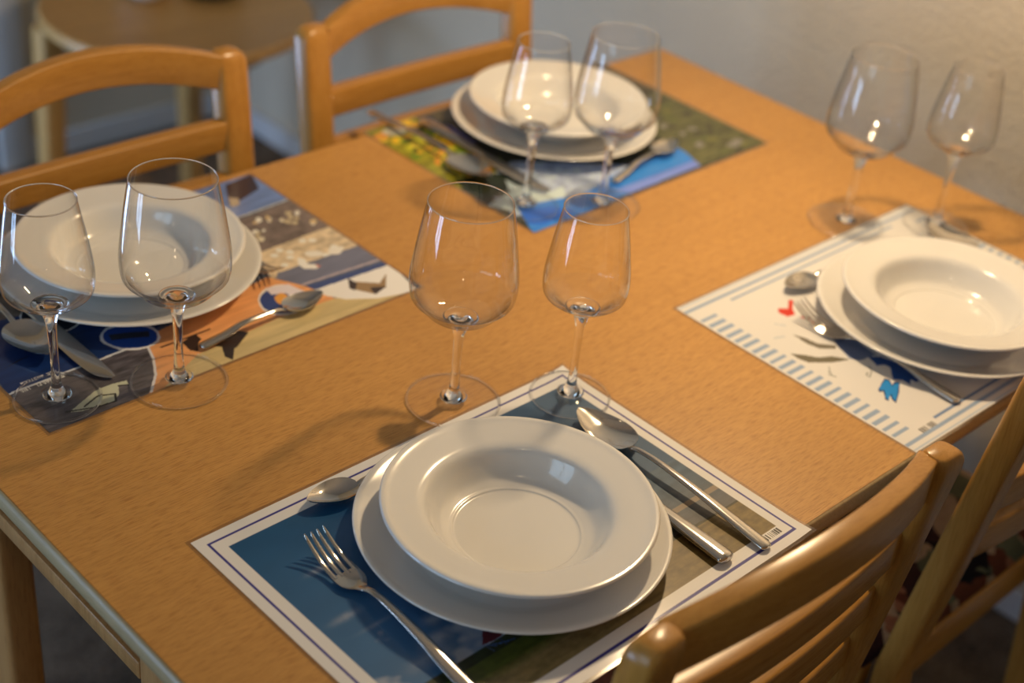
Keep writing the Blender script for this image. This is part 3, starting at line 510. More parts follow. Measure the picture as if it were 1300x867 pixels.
  ('p',(0.839,0.555,0.023),0,[38,173,35,172,32,170,29,170,26,170,24,171,23,173,22,175,22,177,23,180,24,182,26,184,29,185,32,186,34,185,37,184,39,183,40,181,40,178,39,176]),
  ('p',(0.556,0.555,0.037),0,[44,159,42,157,40,157,38,156,36,156,34,157,33,159,32,160,31,162,32,164,33,166,35,167,37,168,39,168,41,168,43,167,44,166,45,164,46,162,45,160]),
  ('p',(0.823,0.457,0.037),0,[43,262,41,260,38,259,35,258,32,258,30,259,28,260,28,262,28,265,29,268,30,270,33,272,35,274,38,275,41,275,43,274,45,273,46,270,46,268,45,265]),
  ('p',(0.85,0.702,0.079),0,[57,250,55,248,53,246,51,245,49,245,48,245,47,246,47,248,47,250,48,252,50,254,52,257,54,258,56,259,58,260,59,259,60,258,60,257,60,255,59,252]),
  ('p',(0.556,0.555,0.037),0,[28,231,26,228,23,227,20,226,17,226,15,227,13,229,12,231,12,234,13,237,15,239,17,241,20,243,23,244,26,244,28,243,30,241,31,239,31,236,30,233]),
  ('p',(0.556,0.555,0.037),0,[65,253,62,251,59,249,56,249,53,249,50,250,49,251,48,254,47,257,48,260,50,262,53,265,56,266,59,267,62,267,64,266,66,264,67,262,67,259,66,256]),
  ('p',(0.839,0.555,0.023),0,[64,234,62,233,60,231,58,230,57,230,55,231,54,232,54,233,54,235,55,237,57,239,58,241,60,242,62,243,64,243,65,243,66,242,67,240,66,238,65,236]),
  ('p',(0.725,0.319,0.046),0,[23,278,21,276,19,275,16,274,14,274,12,275,10,277,9,279,9,281,10,283,11,286,13,288,16,289,18,290,21,290,23,289,24,287,25,285,25,283,24,281]),
  ('p',(0.85,0.702,0.079),0,[39,191,38,190,36,189,35,189,33,189,32,189,31,190,31,191,31,193,31,194,32,195,33,196,35,197,36,197,37,197,39,197,39,196,40,195,40,194,40,192]),
  ('p',(0.059,0.085,0.012),0,[72,271,70,269,68,268,66,267,64,266,63,267,62,268,61,269,62,271,63,273,65,276,67,278,69,279,71,280,73,281,74,280,75,279,75,278,75,276,74,273]),
  ('p',(0.823,0.457,0.037),0,[66,176,64,174,61,172,58,171,55,171,54,171,54,172,53,174,54,177,55,179,57,182,59,184,62,186,65,187,67,187,69,187,70,186,70,184,70,181,68,179]),
  ('p',(0.85,0.702,0.079),0,[22,258,20,256,18,254,16,253,14,252,13,253,13,253,13,255,13,257,15,259,16,262,18,264,21,266,23,267,24,268,26,267,26,266,26,265,25,263,24,260]),
  ('p',(0.181,0.271,0.023),0,[72,251,70,249,67,247,64,246,62,246,59,247,58,248,57,250,58,253,59,256,60,258,63,261,66,262,68,263,71,264,73,263,75,261,75,259,75,257,74,254]),
  ('p',(0.839,0.555,0.023),0,[66,288,64,286,61,285,58,284,55,284,53,285,51,287,50,289,49,292,50,294,52,297,54,299,57,301,60,301,63,301,65,300,67,298,68,296,68,293,67,291]),
  ('p',(0.059,0.085,0.012),0,[76,182,75,181,73,181,72,180,70,181,69,181,68,182,68,183,68,184,68,186,69,187,70,188,71,188,73,188,74,188,75,188,76,187,77,186,77,185,76,183]),
  ('p',(0.85,0.702,0.079),0,[35,234,33,233,31,232,29,232,27,232,25,233,23,234,22,236,22,237,23,239,24,241,25,243,27,244,29,244,32,244,34,243,35,242,36,240,36,238,36,236]),
  ('p',(0.839,0.555,0.023),0,[37,132,36,131,35,130,34,130,32,130,31,130,31,131,31,132,31,133,31,134,32,135,33,136,34,137,35,137,36,137,37,137,38,136,38,135,38,134,38,133]),
  ('p',(0.823,0.457,0.037),0,[73,278,72,277,70,276,68,276,65,276,63,277,62,278,61,280,60,282,61,284,62,285,63,287,65,288,67,288,70,288,72,287,73,285,74,284,75,282,74,280]),
  ('p',(0.556,0.555,0.037),0,[69,154,68,153,66,152,65,152,64,152,63,152,62,153,61,154,62,155,62,157,63,158,65,159,66,160,67,160,69,160,70,160,71,159,71,158,71,157,70,156]),
  ('p',(0.181,0.271,0.023),0,[40,268,38,267,36,266,34,266,32,266,30,266,29,268,28,269,28,271,29,273,30,274,31,276,33,277,35,277,37,277,39,277,40,275,41,274,41,272,41,270]),
  ('p',(0.823,0.457,0.037),0,[43,220,42,219,40,218,38,219,36,219,34,220,32,222,31,223,30,225,30,226,31,227,32,228,34,229,36,229,38,228,40,227,42,226,43,224,44,223,44,221]),
  ('p',(0.839,0.555,0.023),0,[22,259,19,256,17,255,15,254,13,253,11,254,10,255,10,257,10,259,11,261,13,264,15,266,18,268,20,269,22,270,24,269,25,268,25,266,25,264,23,261]),
  ('p',(0.556,0.555,0.037),0,[71,151,69,149,67,148,65,147,63,147,61,147,60,148,60,150,60,152,61,154,63,156,65,158,67,159,69,160,71,161,73,160,74,159,74,157,74,155,73,153]),
  ('p',(0.725,0.319,0.046),0,[38,138,36,137,34,136,32,135,31,135,30,135,29,136,29,137,29,139,30,141,31,143,33,144,35,145,37,146,38,146,39,146,40,145,40,144,40,142,39,140]),
  ('p',(0.725,0.319,0.046),0,[14,275,11,273,9,272,6,271,4,271,1,272,-1,273,-2,276,-2,278,-1,281,0,283,3,285,5,287,8,287,11,287,13,286,15,285,16,282,16,280,15,277]),
  ('p',(0.823,0.457,0.037),0,[62,145,60,143,57,142,54,141,51,141,49,142,47,144,46,146,46,149,46,151,48,154,50,155,53,157,56,157,59,157,61,156,63,154,64,152,64,149,63,147]),
  ('p',(0.556,0.555,0.037),0,[35,157,33,156,31,155,29,155,27,155,25,156,24,157,23,159,22,161,23,163,24,164,25,166,27,166,29,167,32,166,33,166,35,164,36,163,36,161,36,159]),
  ('p',(0.556,0.555,0.037),0,[49,298,47,295,45,293,43,292,41,291,40,292,40,292,40,294,41,296,42,298,44,301,46,303,48,305,50,306,52,307,53,307,53,306,53,305,52,302,51,300]),
  ('p',(0.823,0.457,0.037),0,[50,175,48,174,46,172,44,172,41,171,40,172,39,173,39,175,39,176,40,178,41,180,43,182,45,183,47,184,49,184,51,184,52,183,52,181,52,179,51,177]),
  ('p',(0.839,0.555,0.023),0,[12,268,11,266,8,265,5,265,3,265,0,267,-2,268,-3,270,-4,273,-3,275,-2,277,0,279,2,280,5,280,8,280,10,279,12,277,14,275,14,273,14,270]),
  ('p',(0.181,0.271,0.023),0,[49,266,48,265,47,264,45,264,44,265,42,265,41,266,40,267,40,269,40,270,41,271,42,272,44,273,45,273,47,273,48,272,49,271,50,270,50,269,50,267]),
  ('p',(0.839,0.555,0.023),0,[48,184,46,183,45,182,42,182,40,183,38,184,36,185,35,187,34,189,34,190,35,192,36,193,38,193,40,193,43,193,45,192,47,190,48,188,48,187,48,185]),
  ('p',(0.725,0.319,0.046),0,[16,275,14,273,11,272,9,270,8,270,6,270,5,271,5,273,6,275,7,277,8,280,10,282,12,284,15,285,16,285,18,285,19,284,19,282,18,280,17,278]),
  ('p',(0.059,0.085,0.012),0,[42,203,40,201,38,200,36,199,34,199,32,199,31,200,31,202,31,204,32,206,33,208,35,210,38,212,40,212,42,213,43,212,44,211,45,209,44,207,43,205]),
  ('p',(0.725,0.319,0.046),0,[82,219,80,218,79,217,77,216,75,216,74,217,73,217,72,219,73,220,73,222,74,224,76,225,78,226,79,227,81,227,83,226,84,226,84,224,84,223,83,221]),
  ('p',(0.725,0.319,0.046),0,[55,208,52,205,50,204,47,203,45,203,43,204,42,205,41,207,41,209,42,212,44,214,46,216,49,218,51,219,54,219,56,218,57,217,58,215,57,213,56,210]),
  ('p',(0.823,0.457,0.037),0,[75,221,73,220,70,218,67,218,65,218,62,219,61,221,59,223,59,225,60,228,61,230,63,232,65,233,68,233,71,233,73,232,75,230,76,228,77,226,76,223]),
  ('p',(0.059,0.085,0.012),0,[36,131,33,129,31,127,29,126,28,126,26,126,26,127,26,129,26,131,28,133,29,135,31,137,34,139,36,140,37,140,39,140,39,139,39,137,39,135,37,133]),
  ('p',(0.823,0.457,0.037),0,[42,202,41,201,39,200,37,200,35,201,33,202,31,203,30,205,29,206,29,208,30,209,31,210,33,210,35,210,37,210,39,209,41,207,42,206,42,204,42,203]),
  ('p',(0.839,0.555,0.023),0,[33,153,32,152,30,152,29,151,27,151,26,152,25,153,25,154,24,155,25,157,25,158,27,159,28,159,29,159,31,159,32,159,33,158,34,157,34,155,34,154]),
  ('p',(0.839,0.555,0.023),0,[76,226,74,224,71,223,68,222,66,222,64,222,62,224,62,226,62,228,63,231,64,233,66,235,69,237,72,237,74,238,76,237,78,235,78,233,78,231,77,228]),
  ('p',(0.823,0.457,0.037),0,[70,214,69,212,67,212,64,212,62,212,59,213,57,215,56,217,55,219,56,221,57,222,58,224,60,224,63,224,65,224,68,223,70,221,71,219,72,217,71,215]),
  ('p',(0.181,0.271,0.023),0,[15,211,13,209,10,207,8,206,5,206,3,207,2,208,1,210,2,213,3,215,4,218,7,220,9,222,12,223,14,223,16,222,18,221,18,219,18,216,17,214]),
  ('p',(0.059,0.085,0.012),0,[24,227,23,225,21,224,19,223,18,223,17,223,16,224,16,225,16,227,17,229,19,230,20,232,22,233,23,234,25,234,26,234,27,233,27,232,26,230,26,229]),
  ('p',(0.85,0.702,0.079),0,[46,144,44,143,42,142,40,142,38,143,36,144,35,145,34,146,33,148,33,150,34,151,36,152,37,153,39,153,42,152,43,151,45,150,46,149,47,147,46,145]),
  ('p',(0.059,0.085,0.012),0,[59,269,57,266,53,265,50,264,47,264,45,265,43,266,42,269,42,272,43,275,45,278,47,280,50,282,54,283,57,283,59,282,61,280,62,278,62,275,61,272]),
  ('p',(0.725,0.319,0.046),0,[4,274,2,272,0,271,-2,271,-4,271,-6,271,-7,272,-8,274,-8,276,-7,278,-6,280,-4,282,-2,283,0,284,2,284,4,283,5,282,6,280,6,278,5,276]),
  ('p',(0.725,0.319,0.046),0,[42,281,40,279,37,278,35,277,32,277,30,278,29,279,28,281,28,283,29,286,30,288,32,290,34,291,37,292,39,292,41,291,43,290,44,288,44,285,43,283]),
  ('p',(0.059,0.085,0.012),0,[52,213,51,212,49,211,48,211,47,211,46,211,45,212,45,213,45,214,45,216,46,217,47,218,49,219,50,219,51,220,52,219,53,218,53,217,53,216,53,215]),
  ('p',(0.85,0.702,0.079),0,[87,152,86,151,83,150,81,149,79,149,77,150,76,151,75,153,75,155,76,157,77,158,79,160,81,161,84,162,86,162,87,161,89,160,89,158,89,156,89,154]),
  ('p',(0.181,0.271,0.023),0,[28,179,26,177,24,175,22,174,21,174,19,174,19,175,19,177,19,178,20,180,22,182,24,184,25,186,27,187,29,187,30,187,31,186,31,184,30,183,29,181]),
  ('p',(0.839,0.555,0.023),0,[69,295,68,294,66,293,65,292,63,292,62,292,62,293,61,294,62,295,62,297,64,299,65,300,67,301,68,302,69,302,71,302,71,301,71,300,71,298,70,297]),
  ('p',(0.181,0.271,0.023),0,[72,198,70,196,68,195,65,194,63,194,62,194,61,195,60,197,61,199,62,201,63,204,66,206,68,207,70,208,72,208,74,208,75,207,75,205,75,203,74,201]),
  ('p',(0.556,0.555,0.46),0,[44,274,41,272,38,270,33,270,29,271,25,273,21,276,19,279,17,283,18,286,19,289,22,291,26,293,30,293,35,292,39,290,42,287,45,284,46,280,46,277]),
  ('p',(0.025,0.024,0.023),0,[52,278,65,275,64,212,44,219]),  # this stripe and the next: dark reflections of cutlery handles, painted in
  ('p',(0.041,0.042,0.067),0,[86,296,101,292,91,194,90,158,73,164,82,227]),
  ('p',(0.15,0.172,0.535),0,[100,265,104,251,98,201,87,208]),
  ('p',(0.484,0.59,0.85),2,[18,92,30,121,100,142,158,104,218,54,97,25,8,38]),
  ('p',(0.013,0.024,0.011),0,[9,144,60,132,74,118,90,107,82,68,63,90,33,80,5,89,4,128]),
  ('p',(0.654,0.8,0.85),0,[61,111,63,90,72,60,108,61,88,35,19,43,-2,75,42,84]),
  ('p',(0.033,0.236,0.85),1,[25,55,92,39,104,32,218,54,321,53,312,19,291,8,163,4,-3,-3]),
  ('p',(0.019,0.155,0.8),0,[21,45,60,33,75,9,22,7,8,16]),
  ('p',(0.044,0.271,0.85),0,[169,48,303,38,286,24,171,23]),
  ('p',(0.181,0.271,0.8),1,[152,19,304,19,294,5,163,4]),
  ('p',(0.118,0.119,0.041),3,[427,194,419,-1,294,5,307,43,311,98,338,165]),
  ('p',(0.068,0.064,0.029),0,[372,62,370,61,368,60,365,60,362,61,360,62,358,64,357,66,356,68,357,70,358,71,360,72,362,73,365,73,368,73,370,71,372,70,374,68,374,66,374,64]),
  ('p',(0.068,0.064,0.029),0,[400,76,398,74,396,73,394,73,392,73,390,73,389,74,389,75,389,77,390,79,392,81,394,82,396,83,399,84,401,84,402,83,403,82,403,81,403,79,402,77]),
  ('p',(0.123,0.139,0.037),0,[368,53,366,52,364,51,362,51,359,52,357,53,355,55,353,57,353,58,353,60,354,61,356,62,358,63,360,62,363,62,365,61,367,59,369,57,369,56,369,54]),
  ('p',(0.253,0.249,0.223),0,[348,103,346,102,343,101,341,100,338,101,336,102,335,103,334,105,334,107,334,109,336,110,338,112,340,113,343,113,345,112,347,112,349,110,350,108,350,107,349,105]),
  ('p',(0.068,0.064,0.029),0,[385,60,383,59,380,57,378,57,375,56,374,57,373,58,373,60,373,62,375,64,377,65,379,67,381,68,384,69,386,69,388,69,389,68,389,66,388,64,387,62]),
  ('p',(0.068,0.064,0.029),0,[379,31,378,30,376,29,375,29,373,29,372,30,371,31,371,32,371,33,371,34,372,35,374,36,375,37,377,37,379,37,380,37,381,36,381,35,381,33,380,32]),
  ('p',(0.181,0.182,0.046),0,[395,13,393,11,391,9,388,9,386,8,385,9,385,9,385,11,386,12,387,14,389,16,392,18,394,19,396,20,398,21,400,20,400,19,400,18,399,16,397,14]),
  ('p',(0.068,0.064,0.029),0,[358,6,355,5,353,4,352,4,350,4,349,5,349,6,348,7,349,8,349,9,350,11,352,12,354,12,356,13,357,13,359,12,359,11,360,10,360,9,359,7]),
  ('p',(0.068,0.064,0.029),0,[375,2,373,0,370,-1,367,-1,365,-1,363,0,361,1,361,3,361,5,363,7,365,9,368,10,370,12,373,12,376,12,378,11,379,10,380,8,379,6,377,4]),
  ('p',(0.253,0.249,0.223),0,[374,78,372,77,370,77,368,77,366,78,363,79,362,80,360,82,360,83,360,85,361,86,363,87,365,87,367,87,369,87,371,86,373,84,374,83,375,81,375,80]),
  ('p',(0.068,0.064,0.029),0,[407,160,404,158,402,157,399,156,397,156,395,157,394,158,393,160,394,162,395,164,397,166,399,168,402,169,404,170,407,170,409,169,410,168,410,166,410,164,409,162]),
  ('p',(0.253,0.249,0.223),0,[344,42,341,40,339,39,336,39,334,39,332,39,331,41,330,42,331,44,332,46,334,48,336,50,339,51,341,52,344,52,345,51,347,50,347,48,347,46,345,44]),
  ('p',(0.181,0.182,0.046),0,[386,132,384,131,381,130,378,129,376,130,374,131,372,132,371,134,371,136,372,138,373,140,375,141,378,142,381,143,383,142,386,141,387,140,388,138,388,136,387,134]),
  ('p',(0.123,0.139,0.037),0,[346,54,345,53,343,52,341,52,339,53,337,53,336,55,335,56,335,57,335,59,336,60,338,61,339,61,341,61,343,61,345,60,347,59,348,58,348,56,347,55]),
  ('p',(0.068,0.064,0.029),0,[379,124,378,123,376,122,373,123,371,123,369,124,367,125,366,127,365,129,366,130,367,132,368,133,370,133,373,133,375,132,377,131,379,130,380,128,380,127,380,125]),
  ('p',(0.123,0.139,0.037),0,[400,147,398,145,395,144,392,143,389,144,387,144,385,146,384,148,385,150,385,152,387,154,390,156,392,157,395,158,398,157,400,157,402,155,403,153,403,151,402,149]),
  ('p',(0.253,0.249,0.223),0,[383,16,381,15,378,15,376,15,373,15,371,16,369,18,368,20,367,22,368,23,369,25,371,26,373,27,376,27,379,26,381,25,383,23,384,22,384,20,384,18]),
  ('p',(0.253,0.249,0.223),0,[395,20,393,18,390,17,387,17,384,17,381,18,380,20,379,22,379,24,380,26,382,28,385,30,388,31,391,31,394,31,396,30,398,29,399,26,399,24,397,22]),
  ('p',(0.123,0.139,0.037),0,[360,10,358,9,356,8,353,8,350,9,348,10,346,12,345,13,344,15,345,17,346,19,348,20,350,20,353,20,355,19,358,18,360,17,361,15,361,13,361,11]),
  ('p',(0.068,0.064,0.029),0,[355,96,353,95,350,94,348,94,345,95,343,96,341,98,340,99,339,101,340,103,341,105,342,106,345,106,347,106,350,106,352,104,354,103,356,101,356,99,356,97]),
  ('p',(0.068,0.064,0.029),0,[403,113,401,111,398,110,395,110,393,110,391,111,389,112,389,114,389,116,390,118,392,120,394,122,397,123,400,123,402,123,404,122,406,121,406,119,406,117,405,115]),
  ('p',(0.123,0.139,0.037),0,[373,110,371,109,369,108,366,107,364,107,362,108,361,109,361,111,361,113,362,114,363,116,365,118,368,119,370,119,372,119,374,118,375,117,376,116,375,114,375,112]),
  ('p',(0.181,0.182,0.046),0,[373,43,371,42,369,41,366,41,364,41,361,42,360,44,359,46,358,47,359,49,360,51,362,52,364,53,367,53,370,52,372,51,374,50,375,48,375,46,375,44]),
  ('p',(0.253,0.249,0.223),0,[349,77,347,76,345,75,343,74,342,74,340,75,340,76,339,77,339,78,340,80,342,81,343,82,345,83,347,84,349,84,350,83,351,82,351,81,351,80,350,78]),
  ('p',(0.123,0.139,0.037),0,[374,121,371,119,368,118,366,118,363,118,361,119,359,120,358,122,358,124,359,127,361,129,363,130,366,131,369,132,372,132,374,131,376,129,376,127,376,125,375,123]),
 ],
}

MW, MH = 420.0, 299.6
rng = np.random.default_rng(7)
def vnoise(u, v, su, sv, seed=0):
    r = np.random.default_rng(seed); g = r.random((64, 64))
    x = u / su; y = v / sv; xi = np.floor(x).astype(int); yi = np.floor(y).astype(int); fx = x - xi; fy = y - yi
    fx = fx * fx * (3 - 2 * fx); fy = fy * fy * (3 - 2 * fy); G = lambda a, b: g[a % 64, b % 64]
    return (G(xi, yi) * (1 - fx) + G(xi + 1, yi) * fx) * (1 - fy) + (G(xi, yi + 1) * (1 - fx) + G(xi + 1, yi + 1) * fx) * fy
def fbm(u, v, su, sv, seed=0): return (vnoise(u, v, su, sv, seed) + .5 * vnoise(u, v, su / 2, sv / 2, seed + 1) + .25 * vnoise(u, v, su / 4, sv / 4, seed + 2)) / 1.75
def inside(u, v, pts):
    P = np.array(pts, float); c = np.zeros(u.shape, bool); n = len(P)
    for i in range(n):
        x1, y1 = P[i]; x2, y2 = P[(i + 1) % n]
        if y1 == y2: continue
        k = ((y1 > v) != (y2 > v)) & (u < (x2 - x1) * (v - y1) / (y2 - y1) + x1); c ^= k
    return c
def seg_dist(u, v, a, b):
    ax, ay = a; dx, dy = b[0] - ax, b[1] - ay
    t = np.clip(((u - ax) * dx + (v - ay) * dy) / (dx * dx + dy * dy + 1e-9), 0, 1)
    return np.hypot(u - ax - t * dx, v - ay - t * dy)
def paint(C, u, v, ops):
    for kind, col, k, fl in ops:
        pts = list(zip(fl[0::2], fl[1::2]))
        if kind == 'p':
            msk = inside(u, v, pts); c = np.array(col)[None, :]
            if k:
                su, sv, am = {1: (40, 6, .25), 2: (9, 7, .5), 3: (14, 3.2, .75)}[k]
                n = 1 + am * 2 * (fbm(u[msk], v[msk], su, sv, int(abs(fl[0]) * 7 + k)) - .5)
                C[msk] = c * n[:, None]
            else: C[msk] = c
        else:
            for a, b_ in zip(pts, pts[1:]): C[seg_dist(u, v, a, b_) < k * .5] = col
def barcode(C, u, v, u0, u1, v0, v1, col):
    r = random.Random(5); x = u0
    while x < u1:
        wd = r.choice((.9, .9, 1.6, 2.2)); C[(u > x) & (u < min(x + wd, u1)) & (v > v0) & (v < v1)] = col; x += wd + r.choice((.8, 1.1, 1.7))
FONT = {'H': ['x.x', 'x.x', 'xxx', 'x.x', 'x.x'], 'E': ['xxx', 'x..', 'xx.', 'x..', 'xxx'], 'S': ['xxx', 'x..', 'xxx', '..x', 'xxx'], 'C': ['xxx', 'x..', 'x..', 'x..', 'xxx'],
        'N': ['x.x', 'xxx', 'xxx', 'xxx', 'x.x'], 'A': ['.x.', 'x.x', 'xxx', 'x.x', 'x.x'], 'B': ['xx.', 'x.x', 'xx.', 'x.x', 'xx.'], 'L': ['x..', 'x..', 'x..', 'x..', 'xxx'], 'I': ['.x.', '.x.', '.x.', '.x.', '.x.'],
        'T': ['xxx', '.x.', '.x.', '.x.', '.x.'], 'R': ['xx.', 'x.x', 'xx.', 'x.x', 'x.x'], 'O': ['xxx', 'x.x', 'x.x', 'x.x', 'xxx'], 'U': ['x.x', 'x.x', 'x.x', 'x.x', 'xxx'], 'D': ['xx.', 'x.x', 'x.x', 'x.x', 'xx.'], ' ': ['...'] * 5}
def text180(C, u, v, s, u0, v0, cw, chh, col):
    """lettering read from the far side of the table: starts at its right end u0, runs to the left"""
    for i, ch in enumerate(s):
        g = FONT[ch]
        for r_, row in enumerate(g):
            for c_, px in enumerate(row):
                if px == 'x':
                    ua = u0 - (i * 4 + c_) * cw / 4; va = v0 + r_ * chh / 5
                    C[(u <= ua) & (u > ua - cw / 4) & (v >= va) & (v < va + chh / 5)] = col
def design(k, u, v):
    C = np.full(u.shape + (3,), 0.80) * np.array([1, .985, .97])
    g = lambda *a: np.array(a)
    if k == 0:
        pic = (u > 21) & (u < 400) & (v > 23) & (v < 278)
        t = np.clip((v - 70) / 200, 0, 1)
        sky = (1 - t)[..., None] * g(.055, .16, .34) + t[..., None] * g(.007, .080, .21)
        sky *= (0.85 + .3 * fbm(u, v, 60, 30, 3))[..., None]
        side = np.clip((u - 250) / 120, 0, 1)[..., None]
        sky = sky * (1 - side) + side * g(.045, .10, .19)
        cl = fbm(u + 13, v, 34, 22, 11); th = 0.47 + np.clip((v - 88) / 60, 0, 1) * .55 + np.clip((u - 150) / 80, 0, 1) * .5
        cm = np.clip((cl - th) / .12, 0, 1) * .75
        sky = sky * (1 - cm[..., None]) + g(.42, .46, .55) * cm[..., None]
        for (cu, cv, ru, rv, s) in ((62, 214, 12, 3.5, .5), (45, 160, 14, 4, .45), (60, 140, 18, 2.5, .25), (96, 118, 9, 6, .7), (110, 100, 10, 7, .7), (85, 100, 16, 7, .6), (70, 88, 22, 8, .5)):
            d = np.exp(-(((u - cu) / ru) ** 2 + ((v - cv) / rv) ** 2) * 1.5) * s * (0.5 + fbm(u, v, 6, 5, 21))
            d = np.clip(d, 0, .85)[..., None]; sky = sky * (1 - d) + g(.46, .49, .56) * d
        C[pic] = sky[pic]
        # mud flats towards the right
        hz = 72.0
        flat = pic & (u > 215) & (v < 150 - (u > 330) * 12)
        n = fbm(u, v, 30, 6, 31)[..., None]; s = np.clip((118 - v) / 60, 0, 1)[..., None]
        fc = (1 - s) * g(.060, .110, .175) + s * g(.130, .120, .112); C[flat] = (fc * (.7 + .6 * n))[flat]
        strip = pic & (u > 340) & (v > 86) & (v < 92); C[strip] = g(.27, .215, .16)
        # meadow
        gr = pic & (v < hz - np.clip((u - 200) / 160, 0, 1) * 6)
        n = fbm(u, v, 22, 3.2, 41); n2 = fbm(u, v, 5, 4, 45)
        tt = np.clip((u - 190) / 80, 0, 1)
        gA = np.where((v > 62)[..., None], g(.022, .032, .012), np.where((v > 44)[..., None], g(.060, .085, .012), g(.21, .165, .07)))
        mixv = np.clip((50 - v) / 10, 0, 1)[..., None]; gA = np.where(((v <= 50) & (v > 40))[..., None], g(.060, .085, .012) * (1 - mixv) + g(.21, .165, .07) * mixv, gA)
        gB = g(.185, .130, .042) * np.ones_like(C); dk = (v > hz - 8)[..., None]; gB = np.where(dk, g(.05, .045, .02), gB)
        gr_c = gA * (1 - tt[..., None]) + gB * tt[..., None]
        C[gr] = (gr_c * (.45 + .7 * n + .5 * n2)[..., None])[gr]
        paint(C, u, v, [o for o in PRINTS[0]])
        ln = (np.minimum(np.minimum(u - 9, 411 - u), np.minimum(v - 9.5, 290.5 - v))); C[(ln > -.3) & (ln < 2.3)] = g(.030, .028, .26)
        barcode(C, u, v, 379, 400, 14.5, 21, g(.03, .03, .03))
    elif k == 1:
        C[:] = g(.80, .785, .765)
        bl = g(.31, .42, .60)
        for s in (0, 1):
            vv = v if s == 0 else MH - v
            C[(np.abs(vv - 22) < 1.6) & (u > 62) & (u < 358)] = g(.17, .27, .48) if s == 0 else bl
            C[(np.abs(vv - 12) < 2.2) & (u > 0) & (u < 420)] = bl
            C[(np.abs(vv - 3.0) < 1.0) & (u > 0)] = g(.52, .60, .70)
        tick = ((v - 25) % 11.4 < 5.2) & (v > 26) & (v < MH - 26)
        C[tick & ((u < 27) & (u > 2.5) | (u > MW - 27) & (u < MW - 2.5))] = bl
        paint(C, u, v, PRINTS[1]); barcode(C, u, v, 33, 58, 14, 20.5, g(.10, .09, .08))
    elif k == 2:
        C[:] = g(.10, .12, .18); C[:] *= (0.6 + .8 * fbm(u, v, 14, 9, 51))[..., None]
        paint(C, u, v, PRINTS[2])
        text180(C, u, v, 'SCHNABEL IHR', 52, 65.5, 3.6, 5.0, g(.85, .83, .78))
        text180(C, u, v, 'DER AUSTERN ', 50, 75.5, 3.2, 4.4, g(.85, .83, .80))
    else:
        C[:] = g(.10, .085, .045); paint(C, u, v, PRINTS[3])
    if k != 1: C *= 1
    return np.clip(C, .003, .86)
def mat_height(k, u, v):
    z = 0.00045 + 0.00012 * np.sin(u / 37.) * np.sin(v / 41.)
    if k == 0: z = z + 0.0014 * np.clip(1 - np.hypot(MW - u, v) / 30., 0, 1) ** 2 + 0.003 * np.clip(1 - np.hypot(MW - u, MH - v) / 35., 0, 1) ** 2
    return z
mats_def = [
    (0.2998, 0.1446, 0.0066, 0.72, 'laminated place mat printed with blue sky and meadow, white border and thin navy line'),
    (0.8940, 0.1524, -0.0092, 1.1, 'white laminated place mat with pale blue striped border and small bird drawings'),
    (0.2809, 0.6351, 0.0083, 0.8, 'laminated place mat printed with a collage of seabird photographs and oval insets'),
    (0.8816, 0.6558, 0.0061, 1.1, 'laminated place mat printed with yellow flowers, blue sky and green-brown meadow')]
for k, (mx_, my_, ma_, res, lab) in enumerate(mats_def):
    root = thing('place_mat', lab, 'place mat', (mx_, my_, TZ), ma_, 'four laminated place mats')
    nu, nv = int(MW / res) + 1, int(MH / res) + 1
    us = np.linspace(0, MW, nu); vs_ = np.linspace(0, MH, nv); U, V = np.meshgrid(us, vs_, indexing='ij')
    C = design(k, U, V)
    Zt = mat_height(k, U, V)
    me = bpy.data.meshes.new('print_sheet')
    co = np.stack([(U - MW / 2) / 1000, (V - MH / 2) / 1000, Zt], -1).reshape(-1, 3)
    idx = np.arange(nu * nv).reshape(nu, nv)
    quads = np.stack([idx[:-1, :-1], idx[1:, :-1], idx[1:, 1:], idx[:-1, 1:]], -1).reshape(-1, 4)
    me.vertices.add(len(co)); me.vertices.foreach_set('co', co.ravel())
    me.loops.add(quads.size); me.loops.foreach_set('vertex_index', quads.ravel())
    me.polygons.add(len(quads)); me.polygons.foreach_set('loop_start', np.arange(0, quads.size, 4))
    me.update(calc_edges=True)
    me.polygons.foreach_set('use_smooth', np.ones(len(quads), bool))
    ca = me.color_attributes.new('print', 'FLOAT_COLOR', 'POINT')
    ca.data.foreach_set('color', np.concatenate([C.reshape(-1, 3), np.ones((len(co), 1))], 1).ravel())
    me.materials.append(M_print)
    o = bpy.data.objects.new('print_sheet', me); COL.objects.link(o); o.parent = root
    # clear laminate margin: a thin frame round the paper
    bm = bmesh.new(); hw, hh = MW / 2000, MH / 2000; e = 0.0032
    rows = []
    for t_ in np.linspace(0, 1, 4 * 24 + 1):
        q = t_ * 4; s = int(min(q, 3.9999)); f = q - s
        cs = [(-1, -1), (1, -1), (1, 1), (-1, 1), (-1, -1)]
        a, b_ = cs[s], cs[s + 1]
        px, py = a[0] + (b_[0] - a[0]) * f, a[1] + (b_[1] - a[1]) * f
        ix, iy = px * hw, py * hh; ox, oy = px * (hw + e), py * (hh + e)
        z = float(mat_height(k, np.array(ix * 1000 + MW / 2), np.array(iy * 1000 + MH / 2)))
        rows.append([(ix, iy, z + .00008), (ox, oy, z + .00008), (ox, oy, z - .0002), (ix, iy, z - .0002)])
    sweep_rect(bm, rows, cap=False)
    obj('laminate_margin', bm, M_lam, root, smooth=False, label='clear plastic margin')

